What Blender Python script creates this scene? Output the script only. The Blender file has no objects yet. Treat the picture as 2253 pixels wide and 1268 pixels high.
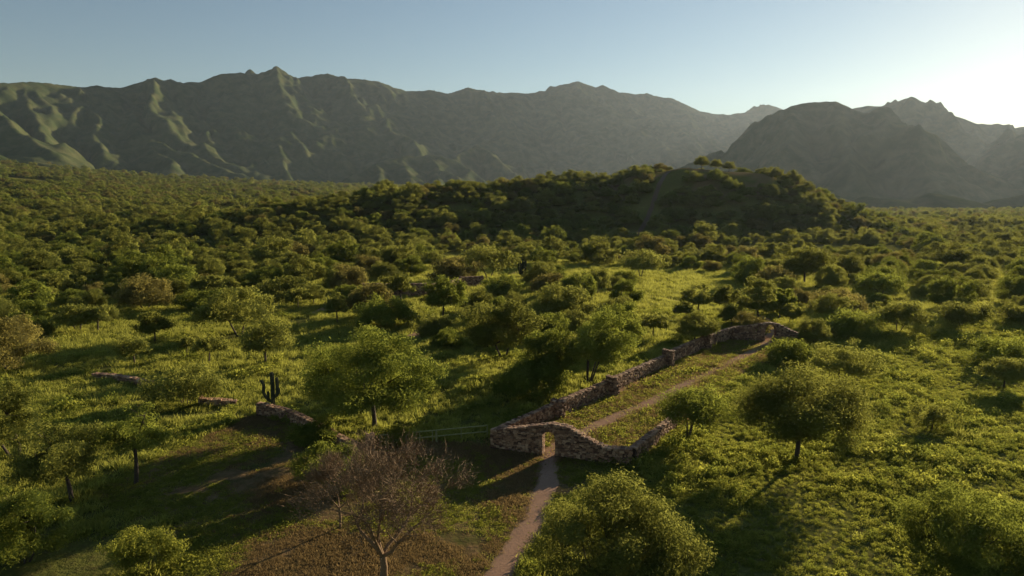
import bpy, bmesh, math, random
import numpy as np
from mathutils import Vector, Matrix, Euler

scene = bpy.context.scene
C = scene.collection
R = math.radians

# ------------------------------------------------------------------ camera
CAM_H = 20.0
PITCH = R(7.4)
FPX = 1502.0
cam_data = bpy.data.cameras.new('camera')
cam_data.lens = 24.0
cam_data.sensor_width = 36.0
cam_data.clip_start = 0.5
cam_data.clip_end = 30000.0
cam = bpy.data.objects.new('camera', cam_data)
cam.location = (0, 0, CAM_H)
cam.rotation_euler = (R(90) - PITCH, 0, 0)
C.objects.link(cam)
scene.camera = cam

# ------------------------------------------------------------------ light
SUN_AZ, SUN_EL = R(40.5), R(13.0)
world = bpy.data.worlds.new('World')
scene.world = world
world.use_nodes = True
wn = world.node_tree.nodes
wn.clear()
sky = wn.new('ShaderNodeTexSky')
sky.sky_type = 'NISHITA'
sky.sun_disc = False
sky.sun_elevation = SUN_EL
sky.sun_rotation = SUN_AZ
sky.altitude = 100.0
sky.air_density = 1.1
sky.dust_density = 0.11
sky.ozone_density = 1.6
bg = wn.new('ShaderNodeBackground')
bg.inputs['Strength'].default_value = 0.05
wo = wn.new('ShaderNodeOutputWorld')
world.node_tree.links.new(sky.outputs[0], bg.inputs[0])
world.node_tree.links.new(bg.outputs[0], wo.inputs[0])

sun_data = bpy.data.lights.new('sun', 'SUN')
sun_data.energy = 5.0
sun_data.angle = R(0.53)
sun_data.color = (1.0, 0.79, 0.53)
sun = bpy.data.objects.new('sun', sun_data)
sdir = Vector((math.sin(SUN_AZ) * math.cos(SUN_EL), math.cos(SUN_AZ) * math.cos(SUN_EL), math.sin(SUN_EL)))
sun.rotation_euler = sdir.to_track_quat('Z', 'Y').to_euler()
sun.location = sdir * 200
C.objects.link(sun)

scene.view_settings.view_transform = 'Standard'
scene.view_settings.look = 'None'
scene.view_settings.gamma = 1.0
scene.view_settings.exposure = 0.92
scene.view_settings.use_curve_mapping = False
cy = scene.cycles
cy.max_bounces = 5
cy.diffuse_bounces = 3
cy.transmission_bounces = 3
cy.glossy_bounces = 1
cy.volume_bounces = 1
cy.use_denoising = True
HAZE_DENSITY = 0.25e-4
HAZE_ANISO = 0.43

# ------------------------------------------------------------------ helpers
SP, CP = math.sin(PITCH), math.cos(PITCH)

def ray(px, py):
    xr = (px - 1126.5) / FPX
    yi = (634.0 - py) / FPX
    return (xr, CP + yi * SP, -SP + yi * CP)

def at(px, py, D):
    """point of the view line through a photo pixel at distance D along +Y"""
    d = ray(px, py)
    t = D / d[1]
    return (d[0] * t, D, CAM_H + d[2] * t)

def smooth(a, b, x):
    t = np.clip((x - a) / (b - a), 0, 1)
    return t * t * (3 - 2 * t)

def _hash(ix, iy, seed):
    n = (ix.astype(np.int64) * 374761393 + iy.astype(np.int64) * 668265263 + seed * 974711) & 0x7fffffff
    n = ((n ^ (n >> 13)) * 1274126177) & 0x7fffffff
    n = (n ^ (n >> 16)) & 0xffff
    return n / 65535.0

def noise(x, y, seed=0):
    x = np.asarray(x, float); y = np.asarray(y, float)
    ix = np.floor(x); iy = np.floor(y)
    fx = x - ix; fy = y - iy
    fx = fx * fx * (3 - 2 * fx); fy = fy * fy * (3 - 2 * fy)
    a = _hash(ix, iy, seed); b = _hash(ix + 1, iy, seed)
    c = _hash(ix, iy + 1, seed); d = _hash(ix + 1, iy + 1, seed)
    return (a + (b - a) * fx) + ((c + (d - c) * fx) - (a + (b - a) * fx)) * fy

def fbm(x, y, oct=4, seed=0):
    s = 0; a = 0.5
    for i in range(oct):
        s = s + a * noise(x, y, seed + i * 17)
        x = np.asarray(x) * 2.03 + 11.7; y = np.asarray(y) * 2.03 + 5.3; a *= 0.5
    return s / (1 - 0.5 ** oct)

def ridged(x, y, oct=4, seed=0):
    s = 0; a = 0.5; w = 0
    for i in range(oct):
        s = s + a * (1 - np.abs(2 * noise(x, y, seed + i * 31) - 1))
        w += a
        x = np.asarray(x) * 2.1 + 3.1; y = np.asarray(y) * 2.1 + 8.7; a *= 0.5
    return s / w

def seg_dist(x, y, ax, ay, bx, by):
    dx, dy = bx - ax, by - ay
    l2 = dx * dx + dy * dy + 1e-9
    t = np.clip(((x - ax) * dx + (y - ay) * dy) / l2, 0, 1)
    return np.hypot(x - ax - t * dx, y - ay - t * dy), t

def in_poly(x, y, poly):
    x = np.asarray(x, float); y = np.asarray(y, float)
    r = np.zeros(x.shape, bool)
    n = len(poly)
    for i in range(n):
        x0, y0 = poly[i]; x1, y1 = poly[(i + 1) % n]
        c = ((y0 > y) != (y1 > y)) & (x < (x1 - x0) * (y - y0) / (y1 - y0 + 1e-12) + x0)
        r ^= c
    return r

# ------------------------------------------------------------------ terrain
HILL = [(-132, 314, 6), (-100, 348, 14), (-70, 378, 19), (-34, 400, 23.5), (0, 418, 23), (41, 428, 30), (66, 428, 26),
        (90, 420, 35), (112, 418, 38.5), (134, 420, 37.5), (148, 420, 31), (166, 420, 18), (184, 416, 3)]

def flat_ground(px, py):
    d = ray(px, py)
    t = CAM_H / -d[2]
    return (d[0] * t, d[1] * t)

# line of the long stone wall (at its foot) that holds back the meadow
LW = [flat_ground(*p) for p in ((1082, 978), (1218, 918), (1337, 866), (1463, 806), (1547, 767), (1612, 744))]

def H(x, y):
    x = np.asarray(x, float); y = np.asarray(y, float)
    yy = np.maximum(y, 30.0)
    z = 0.5 * (fbm(x / 38, y / 38, 3, 5) - 0.5) * smooth(20, 60, np.abs(x - 10) + 0 * y) \
        + 2.2 * (fbm(x / 130, y / 130, 3, 9) - 0.5) * smooth(110, 300, y)
    a = np.clip(x / yy, -1.3, 1.3)
    T = np.interp(a, [-1.3, -0.75, -0.48, -0.15, 0.15, 0.4, 0.75, 1.3], [130, 112, 80, 62, 30, -6, -10, -10])
    Dm = np.interp(a, [-1.3, -0.75, -0.48, -0.15, 0.15, 1.3], [1550, 1700, 1980, 2450, 2550, 2550])
    s = np.clip((y - 260) / (Dm - 260), 0, 1.05) ** 1.25
    z = z + T * s + 10 * (fbm(x / 500, y / 500, 3, 3) - 0.5) * smooth(600, 1800, y)
    hh = 0
    for i in range(len(HILL) - 1):
        ax, ay, az = HILL[i]; bx, by, bz = HILL[i + 1]
        d, t = seg_dist(x, y, ax, ay, bx, by)
        f = 0.5 + 0.5 * np.cos(np.pi * np.clip((d - 5) / 84, 0, 1))
        hh = np.maximum(hh, (az + (bz - az) * t) * f)
    z = z + hh * (0.93 + 0.14 * fbm(x / 32, y / 32, 3, 21))
    # meadow held back by the long wall
    dm = np.full(np.shape(x), 1e9); sd = np.zeros(np.shape(x)); tt = np.zeros(np.shape(x))
    for i in range(len(LW) - 1):
        ax, ay = LW[i]; bx, by = LW[i + 1]
        d, t = seg_dist(x, y, ax, ay, bx, by)
        cr = (bx - ax) * (y - ay) - (by - ay) * (x - ax)
        m = d < dm
        dm = np.where(m, d, dm); sd = np.where(m, cr, sd); tt = np.where(m, i + t, tt)
    side = np.where(sd > 0, dm, -dm)
    lift = smooth(0.1, 0.9, side) * (1 - smooth(9, 24, side)) * smooth(0.3, 1.6, tt) * (1 - smooth(4.7, 5.0, tt))
    z = z + 0.95 * lift
    return z

def ground(px, py):
    d = ray(px, py)
    z = 0.0
    for _ in range(25):
        t = (CAM_H - z) / -d[2] if d[2] < -1e-4 else 400
        t = min(t, 3000)
        z = 0.5 * z + 0.5 * float(H(d[0] * t, d[1] * t))
    return Vector((d[0] * t, d[1] * t, float(H(d[0] * t, d[1] * t))))

def gxy(px, py):
    g = ground(px, py)
    return (g.x, g.y)

def height_to(p, py):
    yi = (634.0 - py) / FPX
    zc = p.y * (yi * CP - SP) / (CP + yi * SP)
    return CAM_H + zc - p.z

def depth(p):
    return p.y * CP - (p.z - CAM_H) * SP

# ------------------------------------------------------------------ materials
MATS = {}
def new_mat(name):
    m = bpy.data.materials.new(name)
    m.use_nodes = True
    m.node_tree.nodes.clear()
    MATS[name] = m
    nt = m.node_tree
    out = nt.nodes.new('ShaderNodeOutputMaterial')
    return m, nt, out

def node(nt, t, **kw):
    n = nt.nodes.new(t)
    for k, v in kw.items():
        setattr(n, k, v)
    return n

def mix_rgb(nt, fac, a, b, mode='MIX'):
    n = nt.nodes.new('ShaderNodeMix')
    n.data_type = 'RGBA'; n.blend_type = mode
    for i, v in ((0, fac), (6, a), (7, b)):
        if hasattr(v, 'links') or isinstance(v, bpy.types.NodeSocket):
            nt.links.new(v, n.inputs[i])
        elif isinstance(v, (int, float)):
            n.inputs[i].default_value = v
        else:
            n.inputs[i].default_value = (*v, 1)
    return n.outputs[2]

def noise_fac(nt, vec, scale, detail=3, rough=0.55):
    n = node(nt, 'ShaderNodeTexNoise')
    n.inputs['Scale'].default_value = scale
    n.inputs['Detail'].default_value = detail
    n.inputs['Roughness'].default_value = rough
    if vec is not None:
        nt.links.new(vec, n.inputs['Vector'])
    return n.outputs['Fac']

def ramp(nt, fac, stops):
    n = node(nt, 'ShaderNodeValToRGB')
    cr = n.color_ramp
    while len(cr.elements) < len(stops):
        cr.elements.new(0.5)
    for e, (p, c) in zip(cr.elements, stops):
        e.position = p
        e.color = (*c, 1) if len(c) == 3 else c
    nt.links.new(fac, n.inputs[0])
    return n.outputs[0]

def leaf_material(name, dark, light, trans, tfac=0.45):
    m, nt, out = new_mat(name)
    oi = node(nt, 'ShaderNodeObjectInfo')
    gi = node(nt, 'ShaderNodeNewGeometry')
    tc = node(nt, 'ShaderNodeTexCoord')
    nf = noise_fac(nt, tc.outputs['Object'], 0.9, 2)
    add = node(nt, 'ShaderNodeMath', operation='MULTIPLY_ADD')
    nt.links.new(gi.outputs['Random Per Island'], add.inputs[0])
    add.inputs[1].default_value = 0.5
    nt.links.new(nf, add.inputs[2])
    add2 = node(nt, 'ShaderNodeMath', operation='MULTIPLY_ADD')
    nt.links.new(oi.outputs['Random'], add2.inputs[0])
    add2.inputs[1].default_value = 0.95
    nt.links.new(add.outputs[0], add2.inputs[2])
    sc = node(nt, 'ShaderNodeMath', operation='MULTIPLY_ADD')
    nt.links.new(add2.outputs[0], sc.inputs[0])
    sc.inputs[1].default_value = 0.8; sc.inputs[2].default_value = -0.48
    sc.use_clamp = True
    col = mix_rgb(nt, sc.outputs[0], dark, light)
    tcol = mix_rgb(nt, sc.outputs[0], tuple(c * 0.7 for c in trans), trans)
    d = node(nt, 'ShaderNodeBsdfDiffuse'); nt.links.new(col, d.inputs[0])
    t = node(nt, 'ShaderNodeBsdfTranslucent'); nt.links.new(tcol, t.inputs[0])
    mx = node(nt, 'ShaderNodeMixShader'); mx.inputs[0].default_value = tfac
    nt.links.new(d.outputs[0], mx.inputs[1]); nt.links.new(t.outputs[0], mx.inputs[2])
    nt.links.new(mx.outputs[0], out.inputs[0])
    return m

LEAF = {
    'olive': leaf_material('leaf_olive', (0.064, 0.082, 0.022), (0.150, 0.165, 0.048), (0.40, 0.42, 0.085), 0.52),
    'green': leaf_material('leaf_green', (0.050, 0.076, 0.018), (0.124, 0.155, 0.038), (0.35, 0.40, 0.065), 0.52),
    'brown': leaf_material('leaf_brown', (0.080, 0.080, 0.028), (0.165, 0.152, 0.056), (0.38, 0.34, 0.090), 0.5),
    'herb': leaf_material('leaf_herb', (0.082, 0.104, 0.024), (0.182, 0.200, 0.046), (0.50, 0.53, 0.085), 0.52),
    'grass': leaf_material('leaf_grass', (0.112, 0.130, 0.030), (0.214, 0.226, 0.060), (0.55, 0.57, 0.110), 0.52),
    'straw': leaf_material('leaf_straw', (0.140, 0.098, 0.048), (0.270, 0.195, 0.095), (0.40, 0.29, 0.12), 0.4),
}

def bark_material(name, a, b):
    m, nt, out = new_mat(name)
    tc = node(nt, 'ShaderNodeTexCoord')
    f = noise_fac(nt, tc.outputs['Object'], 7, 4)
    col = mix_rgb(nt, f, a, b)
    p = node(nt, 'ShaderNodeBsdfPrincipled')
    p.inputs['Roughness'].default_value = 0.9
    nt.links.new(col, p.inputs['Base Color'])
    bp = node(nt, 'ShaderNodeBump'); bp.inputs['Distance'].default_value = 0.10
    nt.links.new(f, bp.inputs['Height']); nt.links.new(bp.outputs[0], p.inputs['Normal'])
    nt.links.new(p.outputs[0], out.inputs[0])
    return m
BARK = bark_material('bark', (0.035, 0.026, 0.019), (0.085, 0.064, 0.047))
TWIG = bark_material('twig', (0.15, 0.094, 0.044), (0.24, 0.158, 0.080))
CACTUS = bark_material('cactus_skin', (0.030, 0.040, 0.018), (0.060, 0.070, 0.030))
RAILM = bark_material('rail_paint', (0.26, 0.26, 0.10), (0.34, 0.33, 0.14))

def stone_material():
    m, nt, out = new_mat('stone')
    oi = node(nt, 'ShaderNodeObjectInfo'); gi = node(nt, 'ShaderNodeNewGeometry')
    ad = node(nt, 'ShaderNodeMath', operation='ADD')
    nt.links.new(oi.outputs['Random'], ad.inputs[0]); nt.links.new(gi.outputs['Random Per Island'], ad.inputs[1])
    fr = node(nt, 'ShaderNodeMath', operation='FRACT'); nt.links.new(ad.outputs[0], fr.inputs[0])
    base = ramp(nt, fr.outputs[0], [(0.0, (0.10, 0.054, 0.034)), (0.3, (0.24, 0.138, 0.078)), (0.6, (0.33, 0.205, 0.118)), (0.88, (0.50, 0.35, 0.215)), (1.0, (0.14, 0.085, 0.060))])
    nf = noise_fac(nt, gi.outputs['Position'], 9, 4)
    col = mix_rgb(nt, nf, (0.55, 0.5, 0.46), (1.25, 1.2, 1.15))
    col = mix_rgb(nt, 1.0, base, col, 'MULTIPLY')
    p = node(nt, 'ShaderNodeBsdfPrincipled'); p.inputs['Roughness'].default_value = 0.9
    nt.links.new(col, p.inputs['Base Color'])
    bp = node(nt, 'ShaderNodeBump'); bp.inputs['Distance'].default_value = 0.03
    nt.links.new(nf, bp.inputs['Height']); nt.links.new(bp.outputs[0], p.inputs['Normal'])
    nt.links.new(p.outputs[0], out.inputs[0])
    return m
STONE = stone_material()
MORTAR = bark_material('mortar', (0.050, 0.030, 0.020), (0.10, 0.062, 0.042))

def ground_material():
    m, nt, out = new_mat('ground')
    gi = node(nt, 'ShaderNodeNewGeometry')
    at_ = node(nt, 'ShaderNodeAttribute', attribute_name='zone')
    sep = node(nt, 'ShaderNodeSeparateColor'); nt.links.new(at_.outputs['Color'], sep.inputs[0])
    n1 = noise_fac(nt, gi.outputs['Position'], 0.09, 5)
    n2 = noise_fac(nt, gi.outputs['Position'], 1.3, 5, 0.7)
    n3 = noise_fac(nt, gi.outputs['Position'], 0.35, 4, 0.65)
    green = mix_rgb(nt, n1, (0.062, 0.078, 0.020), (0.165, 0.165, 0.042))
    green = mix_rgb(nt, ramp(nt, n2, [(0.45, (0, 0, 0)), (0.75, (1, 1, 1))]), green, (0.075, 0.062, 0.028))
    dry = mix_rgb(nt, ramp(nt, n2, [(0.35, (0, 0, 0)), (0.65, (1, 1, 1))]), (0.095, 0.076, 0.034), (0.22, 0.142, 0.076))
    dry = mix_rgb(nt, ramp(nt, n3, [(0.48, (0, 0, 0)), (0.66, (1, 1, 1))]), dry, (0.085, 0.085, 0.028))
    short = mix_rgb(nt, ramp(nt, n3, [(0.38, (0, 0, 0)), (0.58, (1, 1, 1))]), (0.085, 0.088, 0.030), (0.23, 0.160, 0.082))
    short = mix_rgb(nt, n2, short, (0.115, 0.100, 0.040))
    col = mix_rgb(nt, sep.outputs[0], green, dry)
    col = mix_rgb(nt, sep.outputs[1], col, short)
    col = mix_rgb(nt, sep.outputs[2], col, (0.20, 0.13, 0.08))
    p = node(nt, 'ShaderNodeBsdfDiffuse')
    nt.links.new(col, p.inputs[0])
    bp = node(nt, 'ShaderNodeBump'); bp.inputs['Distance'].default_value = 0.25; bp.inputs['Strength'].default_value = 0.8
    nt.links.new(n2, bp.inputs['Height']); nt.links.new(bp.outputs[0], p.inputs['Normal'])
    nt.links.new(p.outputs[0], out.inputs[0])
    return m
GROUND = ground_material()

def path_material():
    m, nt, out = new_mat('path_dirt')
    gi = node(nt, 'ShaderNodeNewGeometry')
    n1 = noise_fac(nt, gi.outputs['Position'], 0.7, 5, 0.65)
    n2 = noise_fac(nt, gi.outputs['Position'], 6, 4, 0.7)
    col = mix_rgb(nt, n1, (0.25, 0.158, 0.106), (0.40, 0.265, 0.185))
    col = mix_rgb(nt, ramp(nt, n2, [(0.5, (0, 0, 0)), (0.8, (1, 1, 1))]), col, (0.22, 0.15, 0.10))
    p = node(nt, 'ShaderNodeBsdfDiffuse'); nt.links.new(col, p.inputs[0])
    bp = node(nt, 'ShaderNodeBump'); bp.inputs['Distance'].default_value = 0.04
    nt.links.new(n2, bp.inputs['Height']); nt.links.new(bp.outputs[0], p.inputs['Normal'])
    nt.links.new(p.outputs[0], out.inputs[0])
    return m
PATHM = path_material()

def mountain_material():
    m, nt, out = new_mat('mountain')
    gi = node(nt, 'ShaderNodeNewGeometry')
    n1 = noise_fac(nt, gi.outputs['Position'], 0.004, 5, 0.6)
    n2 = noise_fac(nt, gi.outputs['Position'], 0.016, 8, 0.68)
    a = mix_rgb(nt, n1, (0.028, 0.047, 0.018), (0.064, 0.083, 0.033))
    b = mix_rgb(nt, ramp(nt, n2, [(0.42, (0, 0, 0)), (0.62, (1, 1, 1))]), a, (0.090, 0.096, 0.044))
    p = node(nt, 'ShaderNodeBsdfDiffuse'); nt.links.new(b, p.inputs[0])
    bp = node(nt, 'ShaderNodeBump'); bp.inputs['Distance'].default_value = 12; bp.inputs['Strength'].default_value = 0.35
    nt.links.new(n2, bp.inputs['Height']); nt.links.new(bp.outputs[0], p.inputs['Normal'])
    nt.links.new(p.outputs[0], out.inputs[0])
    return m
MOUNT = mountain_material()

# ------------------------------------------------------------------ mesh makers
def mesh_arrays(name, verts, faces, mat=None, smooth_shade=False):
    """verts (n,3), faces (m,k) all k-gons"""
    verts = np.asarray(verts, np.float32); faces = np.asarray(faces, np.int32)
    me = bpy.data.meshes.new(name)
    n, m, k = len(verts), len(faces), faces.shape[1]
    me.vertices.add(n); me.vertices.foreach_set('co', verts.ravel())
    me.loops.add(m * k); me.loops.foreach_set('vertex_index', faces.ravel())
    me.polygons.add(m)
    me.polygons.foreach_set('loop_start', np.arange(0, m * k, k, dtype=np.int32))
    me.polygons.foreach_set('loop_total', np.full(m, k, np.int32))
    me.polygons.foreach_set('use_smooth', np.full(m, smooth_shade, bool))
    me.update(calc_edges=True)
    me.validate()
    if mat: me.materials.append(mat)
    return me

def link(name, data, parent=None, loc=None):
    o = bpy.data.objects.new(name, data)
    C.objects.link(o)
    if parent is not None: o.parent = parent
    if loc is not None: o.location = loc
    return o

def tag(o, label=None, cat=None, group=None, kind=None):
    if label: o['label'] = label
    if cat: o['category'] = cat
    if group: o['group'] = group
    if kind: o['kind'] = kind
    return o

def grid_faces(nr, nc):
    i = np.arange(nr - 1)[:, None] * nc + np.arange(nc - 1)[None, :]
    i = i.ravel()
    return np.stack([i, i + 1, i + nc + 1, i + nc], 1)

def tubes(paths, sides=5):
    """paths: list of (pts (n,3), radii (n,)) -> verts, quads"""
    V = []; F = []; off = 0
    ang = np.linspace(0, 2 * np.pi, sides, endpoint=False)
    ca, sa = np.cos(ang), np.sin(ang)
    for pts, rad in paths:
        pts = np.asarray(pts, float); n = len(pts)
        t = np.gradient(pts, axis=0)
        t /= np.linalg.norm(t, axis=1)[:, None] + 1e-9
        ref = np.where(np.abs(t[:, 2:3]) > 0.9, np.array([[1., 0, 0]]), np.array([[0, 0, 1.]]))
        u = np.cross(t, ref); u /= np.linalg.norm(u, axis=1)[:, None] + 1e-9
        v = np.cross(t, u)
        r = np.asarray(rad, float)[:, None, None]
        ring = pts[:, None, :] + r * (u[:, None, :] * ca[None, :, None] + v[:, None, :] * sa[None, :, None])
        V.append(ring.reshape(-1, 3))
        a = np.arange(n - 1)[:, None] * sides + np.arange(sides)[None, :]
        b = np.arange(n - 1)[:, None] * sides + (np.arange(sides)[None, :] + 1) % sides
        F.append(np.stack([a, b, b + sides, a + sides], 2).reshape(-1, 4) + off)
        off += n * sides
    return np.concatenate(V), np.concatenate(F)

def bezier(a, b, c, n):
    t = np.linspace(0, 1, n)[:, None]
    return (1 - t) ** 2 * np.asarray(a) + 2 * t * (1 - t) * np.asarray(b) + t * t * np.asarray(c)

def unit(v):
    return v / (np.linalg.norm(v, axis=-1, keepdims=True) + 1e-9)

def leaf_tris(rng, pos, out_dir, L, Wd, align=0.6, droop=0.15):
    """one slim triangle per leaf spray"""
    n = len(pos)
    nor = unit(out_dir * align + rng.normal(size=(n, 3)) * 0.6)
    ax = unit(np.cross(nor, rng.normal(size=(n, 3))))
    ax[:, 2] -= droop
    ax = unit(ax)
    w = unit(np.cross(nor, ax))
    L = L * rng.uniform(0.6, 1.4, (n, 1)); Wd = Wd * rng.uniform(0.7, 1.4, (n, 1))
    v = np.empty((n, 3, 3))
    v[:, 0] = pos - ax * L * 0.5 - w * Wd * 0.5
    v[:, 1] = pos - ax * L * 0.4 + w * Wd * 0.5
    v[:, 2] = pos + ax * L * 0.6
    return v.reshape(-1, 3), np.arange(n * 3).reshape(-1, 3)

def make_tree_meshes(name, seed, W, Ht, cb, nleaf, L, Wd, mat, trunk_r=0.16, off=(0, 0), clumps=46, stems=1,
                     lobes=0.25, limbs=True, bark=None, sparse=0.0, sides=6, flat=1.0, align=1.35, base_frac=0.3):
    """tapered trunk with limbs, crown of leaf sprays in clumps; returns trunk mesh, crown mesh"""
    rng = np.random.default_rng(seed)
    Rr = W / 2
    zc = cb + (Ht - cb) * base_frac
    up, dn = Ht - zc, max(zc - cb, 0.05)
    # clump centres in the crown's volume, mostly near its outside
    dirs = unit(rng.normal(size=(clumps * 4, 3)))
    dirs = dirs[(dirs[:, 2] > -0.45)][:clumps]
    k = len(dirs)
    ph = rng.uniform(0, 6.28, 4)
    az = np.arctan2(dirs[:, 1], dirs[:, 0])
    lob = 1 + lobes * (0.5 * np.sin(2 * az + ph[0]) + 0.5 * np.sin(3 * az + ph[1] + 3 * dirs[:, 2])) + rng.normal(0, 0.07 + 0.1 * sparse, k)
    inner = rng.uniform(size=k) < 0.18
    r = np.where(inner, rng.uniform(0.2, 0.6, k), rng.uniform(0.62, 0.88, k)) * np.clip(lob, 0.62, 1.2)
    rc = Rr * rng.uniform(0.17, 0.33, k) * (46 / clumps) ** 0.36
    ctr = dirs * r[:, None]
    ctr = ctr * np.array([Rr, Rr, 1.0])
    ctr[:, 2] *= np.where(ctr[:, 2] > 0, up * flat, dn)
    ctr[:, 2] = np.minimum(ctr[:, 2], up - 0.55 * rc)
    cxy = np.array([off[0], off[1], zc])
    ctr = ctr + cxy
    # leaves
    cnt = rng.multinomial(nleaf, (rc ** 2) / (rc ** 2).sum())
    idx = np.repeat(np.arange(k), cnt)
    n = len(idx)
    ld = unit(rng.normal(size=(n, 3)))
    rad = rng.uniform(0, 1, n) ** 0.45 * (1 + 0.35 * rng.normal(size=n) * (rng.uniform(size=n) < 0.18))
    p = ctr[idx] + ld * (rc[idx] * rad)[:, None] * np.array([1.12, 1.12, 0.72])
    p[:, 2] -= 0.10 * rc[idx] * rng.uniform(0, 1, n)
    p[:, 2] = np.maximum(p[:, 2], 0.06)
    outd = unit(0.5 * ld + 0.9 * unit((p - cxy) / np.array([1, 1, 0.8])) + np.array([0, 0, 0.2]))
    V, F = leaf_tris(rng, p, outd, L, Wd, align)
    crown = mesh_arrays(name + '_crown', V, F, mat)
    # trunk and limbs
    paths = []
    fork_z = max(0.25, min(cb + 0.1 * (Ht - cb), zc * 0.9)) if cb > 0.3 else 0.3
    groups = max(3, min(6, k // 7)) if limbs else 3
    sel = rng.permutation(k)
    mains = sel[:groups]
    stem_tops = []
    for s in range(stems):
        a = 6.28 * s / stems + rng.uniform(0, 1)
        sp = 0.0 if stems == 1 else 0.10 * W
        b0 = np.array([0.12 * math.cos(a) * (stems > 1), 0.12 * math.sin(a) * (stems > 1), -0.25])
        top = np.array([off[0] * 0.5 + sp * math.cos(a), off[1] * 0.5 + sp * math.sin(a), fork_z])
        mid = (b0 + top) / 2 + np.array([rng.normal(0, 0.12), rng.normal(0, 0.12), 0]) * min(1, fork_z)
        rr = trunk_r / math.sqrt(stems)
        pts = bezier(b0, mid, top, 6)
        paths.append((pts, np.linspace(rr * 1.25, rr * 0.78, 6)))
        stem_tops.append(top)
    hubs = []
    for j, m_ in enumerate(mains):
        st = stem_tops[j % stems]
        tgt = st + (ctr[m_] - st) * 0.72
        mid = (st + tgt) / 2 + np.array([rng.normal(0, 0.1) * Rr, rng.normal(0, 0.1) * Rr, -0.06 * Ht * rng.uniform(0, 1)])
        pts = bezier(st, mid, tgt, 6)
        r0 = trunk_r * 0.62 / math.sqrt(max(1, stems * 0.6))
        paths.append((pts, np.linspace(r0, r0 * 0.4, 6)))
        hubs.append((pts, r0))
    if limbs:
        for i in range(k):
            best = None
            for pts, r0 in hubs:
                d = np.linalg.norm(pts[2:] - ctr[i], axis=1)
                q = int(d.argmin())
                if best is None or d[q] < best[0]:
                    best = (d[q], pts[q + 2], r0)
            st = best[1]
            mid = (st + ctr[i]) / 2 + rng.normal(0, 0.05 * Rr, 3)
            r0 = best[2] * 0.38
            paths.append((bezier(st, mid, ctr[i], 4), np.linspace(r0, r0 * 0.25, 4)))
    V, F = tubes(paths, sides)
    trunk = mesh_arrays(name + '_trunk', V, F, bark or BARK, True)
    return trunk, crown

def place_tree(name, trunk_me, crown_me, loc, rz=0.0, scl=(1, 1, 1)):
    e = link(name, None)
    e.empty_display_size = 0.3
    e.location = loc; e.rotation_euler = (0, 0, rz); e.scale = scl
    link('trunk', trunk_me, e)
    link('crown', crown_me, e)
    return e

# ================================================================== SETTING
# zones of the ground (in metres), read off the photograph
DRY = [gxy(*p) for p in ((200, 1085), (330, 1015), (430, 965), (560, 915), (660, 930), (800, 975), (1000, 970), (1090, 985),
                         (1385, 1028), (1290, 1080), (1190, 1130), (1150, 1268))] + [(-1.0, 30), (-12, 29), (-20, 33)] + \
      [gxy(*p) for p in ((390, 1230), (390, 1150), (250, 1120))]
COURT = [gxy(*p) for p in ((1082, 978), (1218, 918), (1337, 866), (1463, 806), (1547, 767), (1612, 744), (1690, 750),
                           (1715, 765), (1600, 850), (1480, 940), (1392, 1015), (1228, 1003))]

PATHS = {
    'main': [[(1085, 1290), (1120, 1225), (1160, 1170), (1185, 1110), (1203, 1060), (1213, 1003), (1245, 972), (1300, 943), (1360, 915),
              (1435, 884), (1540, 830), (1640, 783), (1672, 764), (1691, 747), (1700, 724), (1680, 700), (1620, 686),
              (1540, 672), (1450, 656), (1370, 645), (1330, 640)], 1.55],
    'wallfoot': [[(1250, 908), (1290, 890), (1340, 870), (1400, 843), (1452, 823)], 0.8],
    'meadow': [[(905, 742), (930, 722), (965, 706), (1000, 696)], 1.9],
    'ruin': [[(690, 690), (740, 668), (775, 655), (805, 645)], 1.6],
    'upper': [[(1120, 606), (1150, 597), (1185, 592), (1240, 590)], 2.6],
}
def dense_line(pts, step):
    pts = np.asarray(pts, float)
    # Catmull-Rom
    P = np.vstack([2 * pts[0] - pts[1], pts, 2 * pts[-1] - pts[-2]])
    out = []
    for i in range(1, len(P) - 2):
        n = max(2, int(np.linalg.norm(P[i + 1] - P[i]) / step))
        t = np.linspace(0, 1, n, endpoint=False)[:, None]
        out.append(0.5 * ((2 * P[i]) + (-P[i - 1] + P[i + 1]) * t + (2 * P[i - 1] - 5 * P[i] + 4 * P[i + 1] - P[i + 2]) * t ** 2
                          + (-P[i - 1] + 3 * P[i] - 3 * P[i + 1] + P[i + 2]) * t ** 3))
    out.append(P[-2][None])
    return np.vstack(out)

PATH_LINES = []
for k, (pp, wd) in PATHS.items():
    PATH_LINES.append((dense_line([gxy(*p) for p in pp], 0.5), wd, k))
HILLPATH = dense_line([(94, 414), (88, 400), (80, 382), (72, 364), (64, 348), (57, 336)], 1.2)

def path_dist(x, y):
    d = np.full(np.shape(x), 1e9)
    for ln, wd, k in PATH_LINES:
        q = ln[::2]
        for i in range(len(q) - 1):
            dd, _ = seg_dist(x, y, q[i, 0], q[i, 1], q[i + 1, 0], q[i + 1, 1])
            d = np.minimum(d, dd - wd / 2)
    return d

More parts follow.
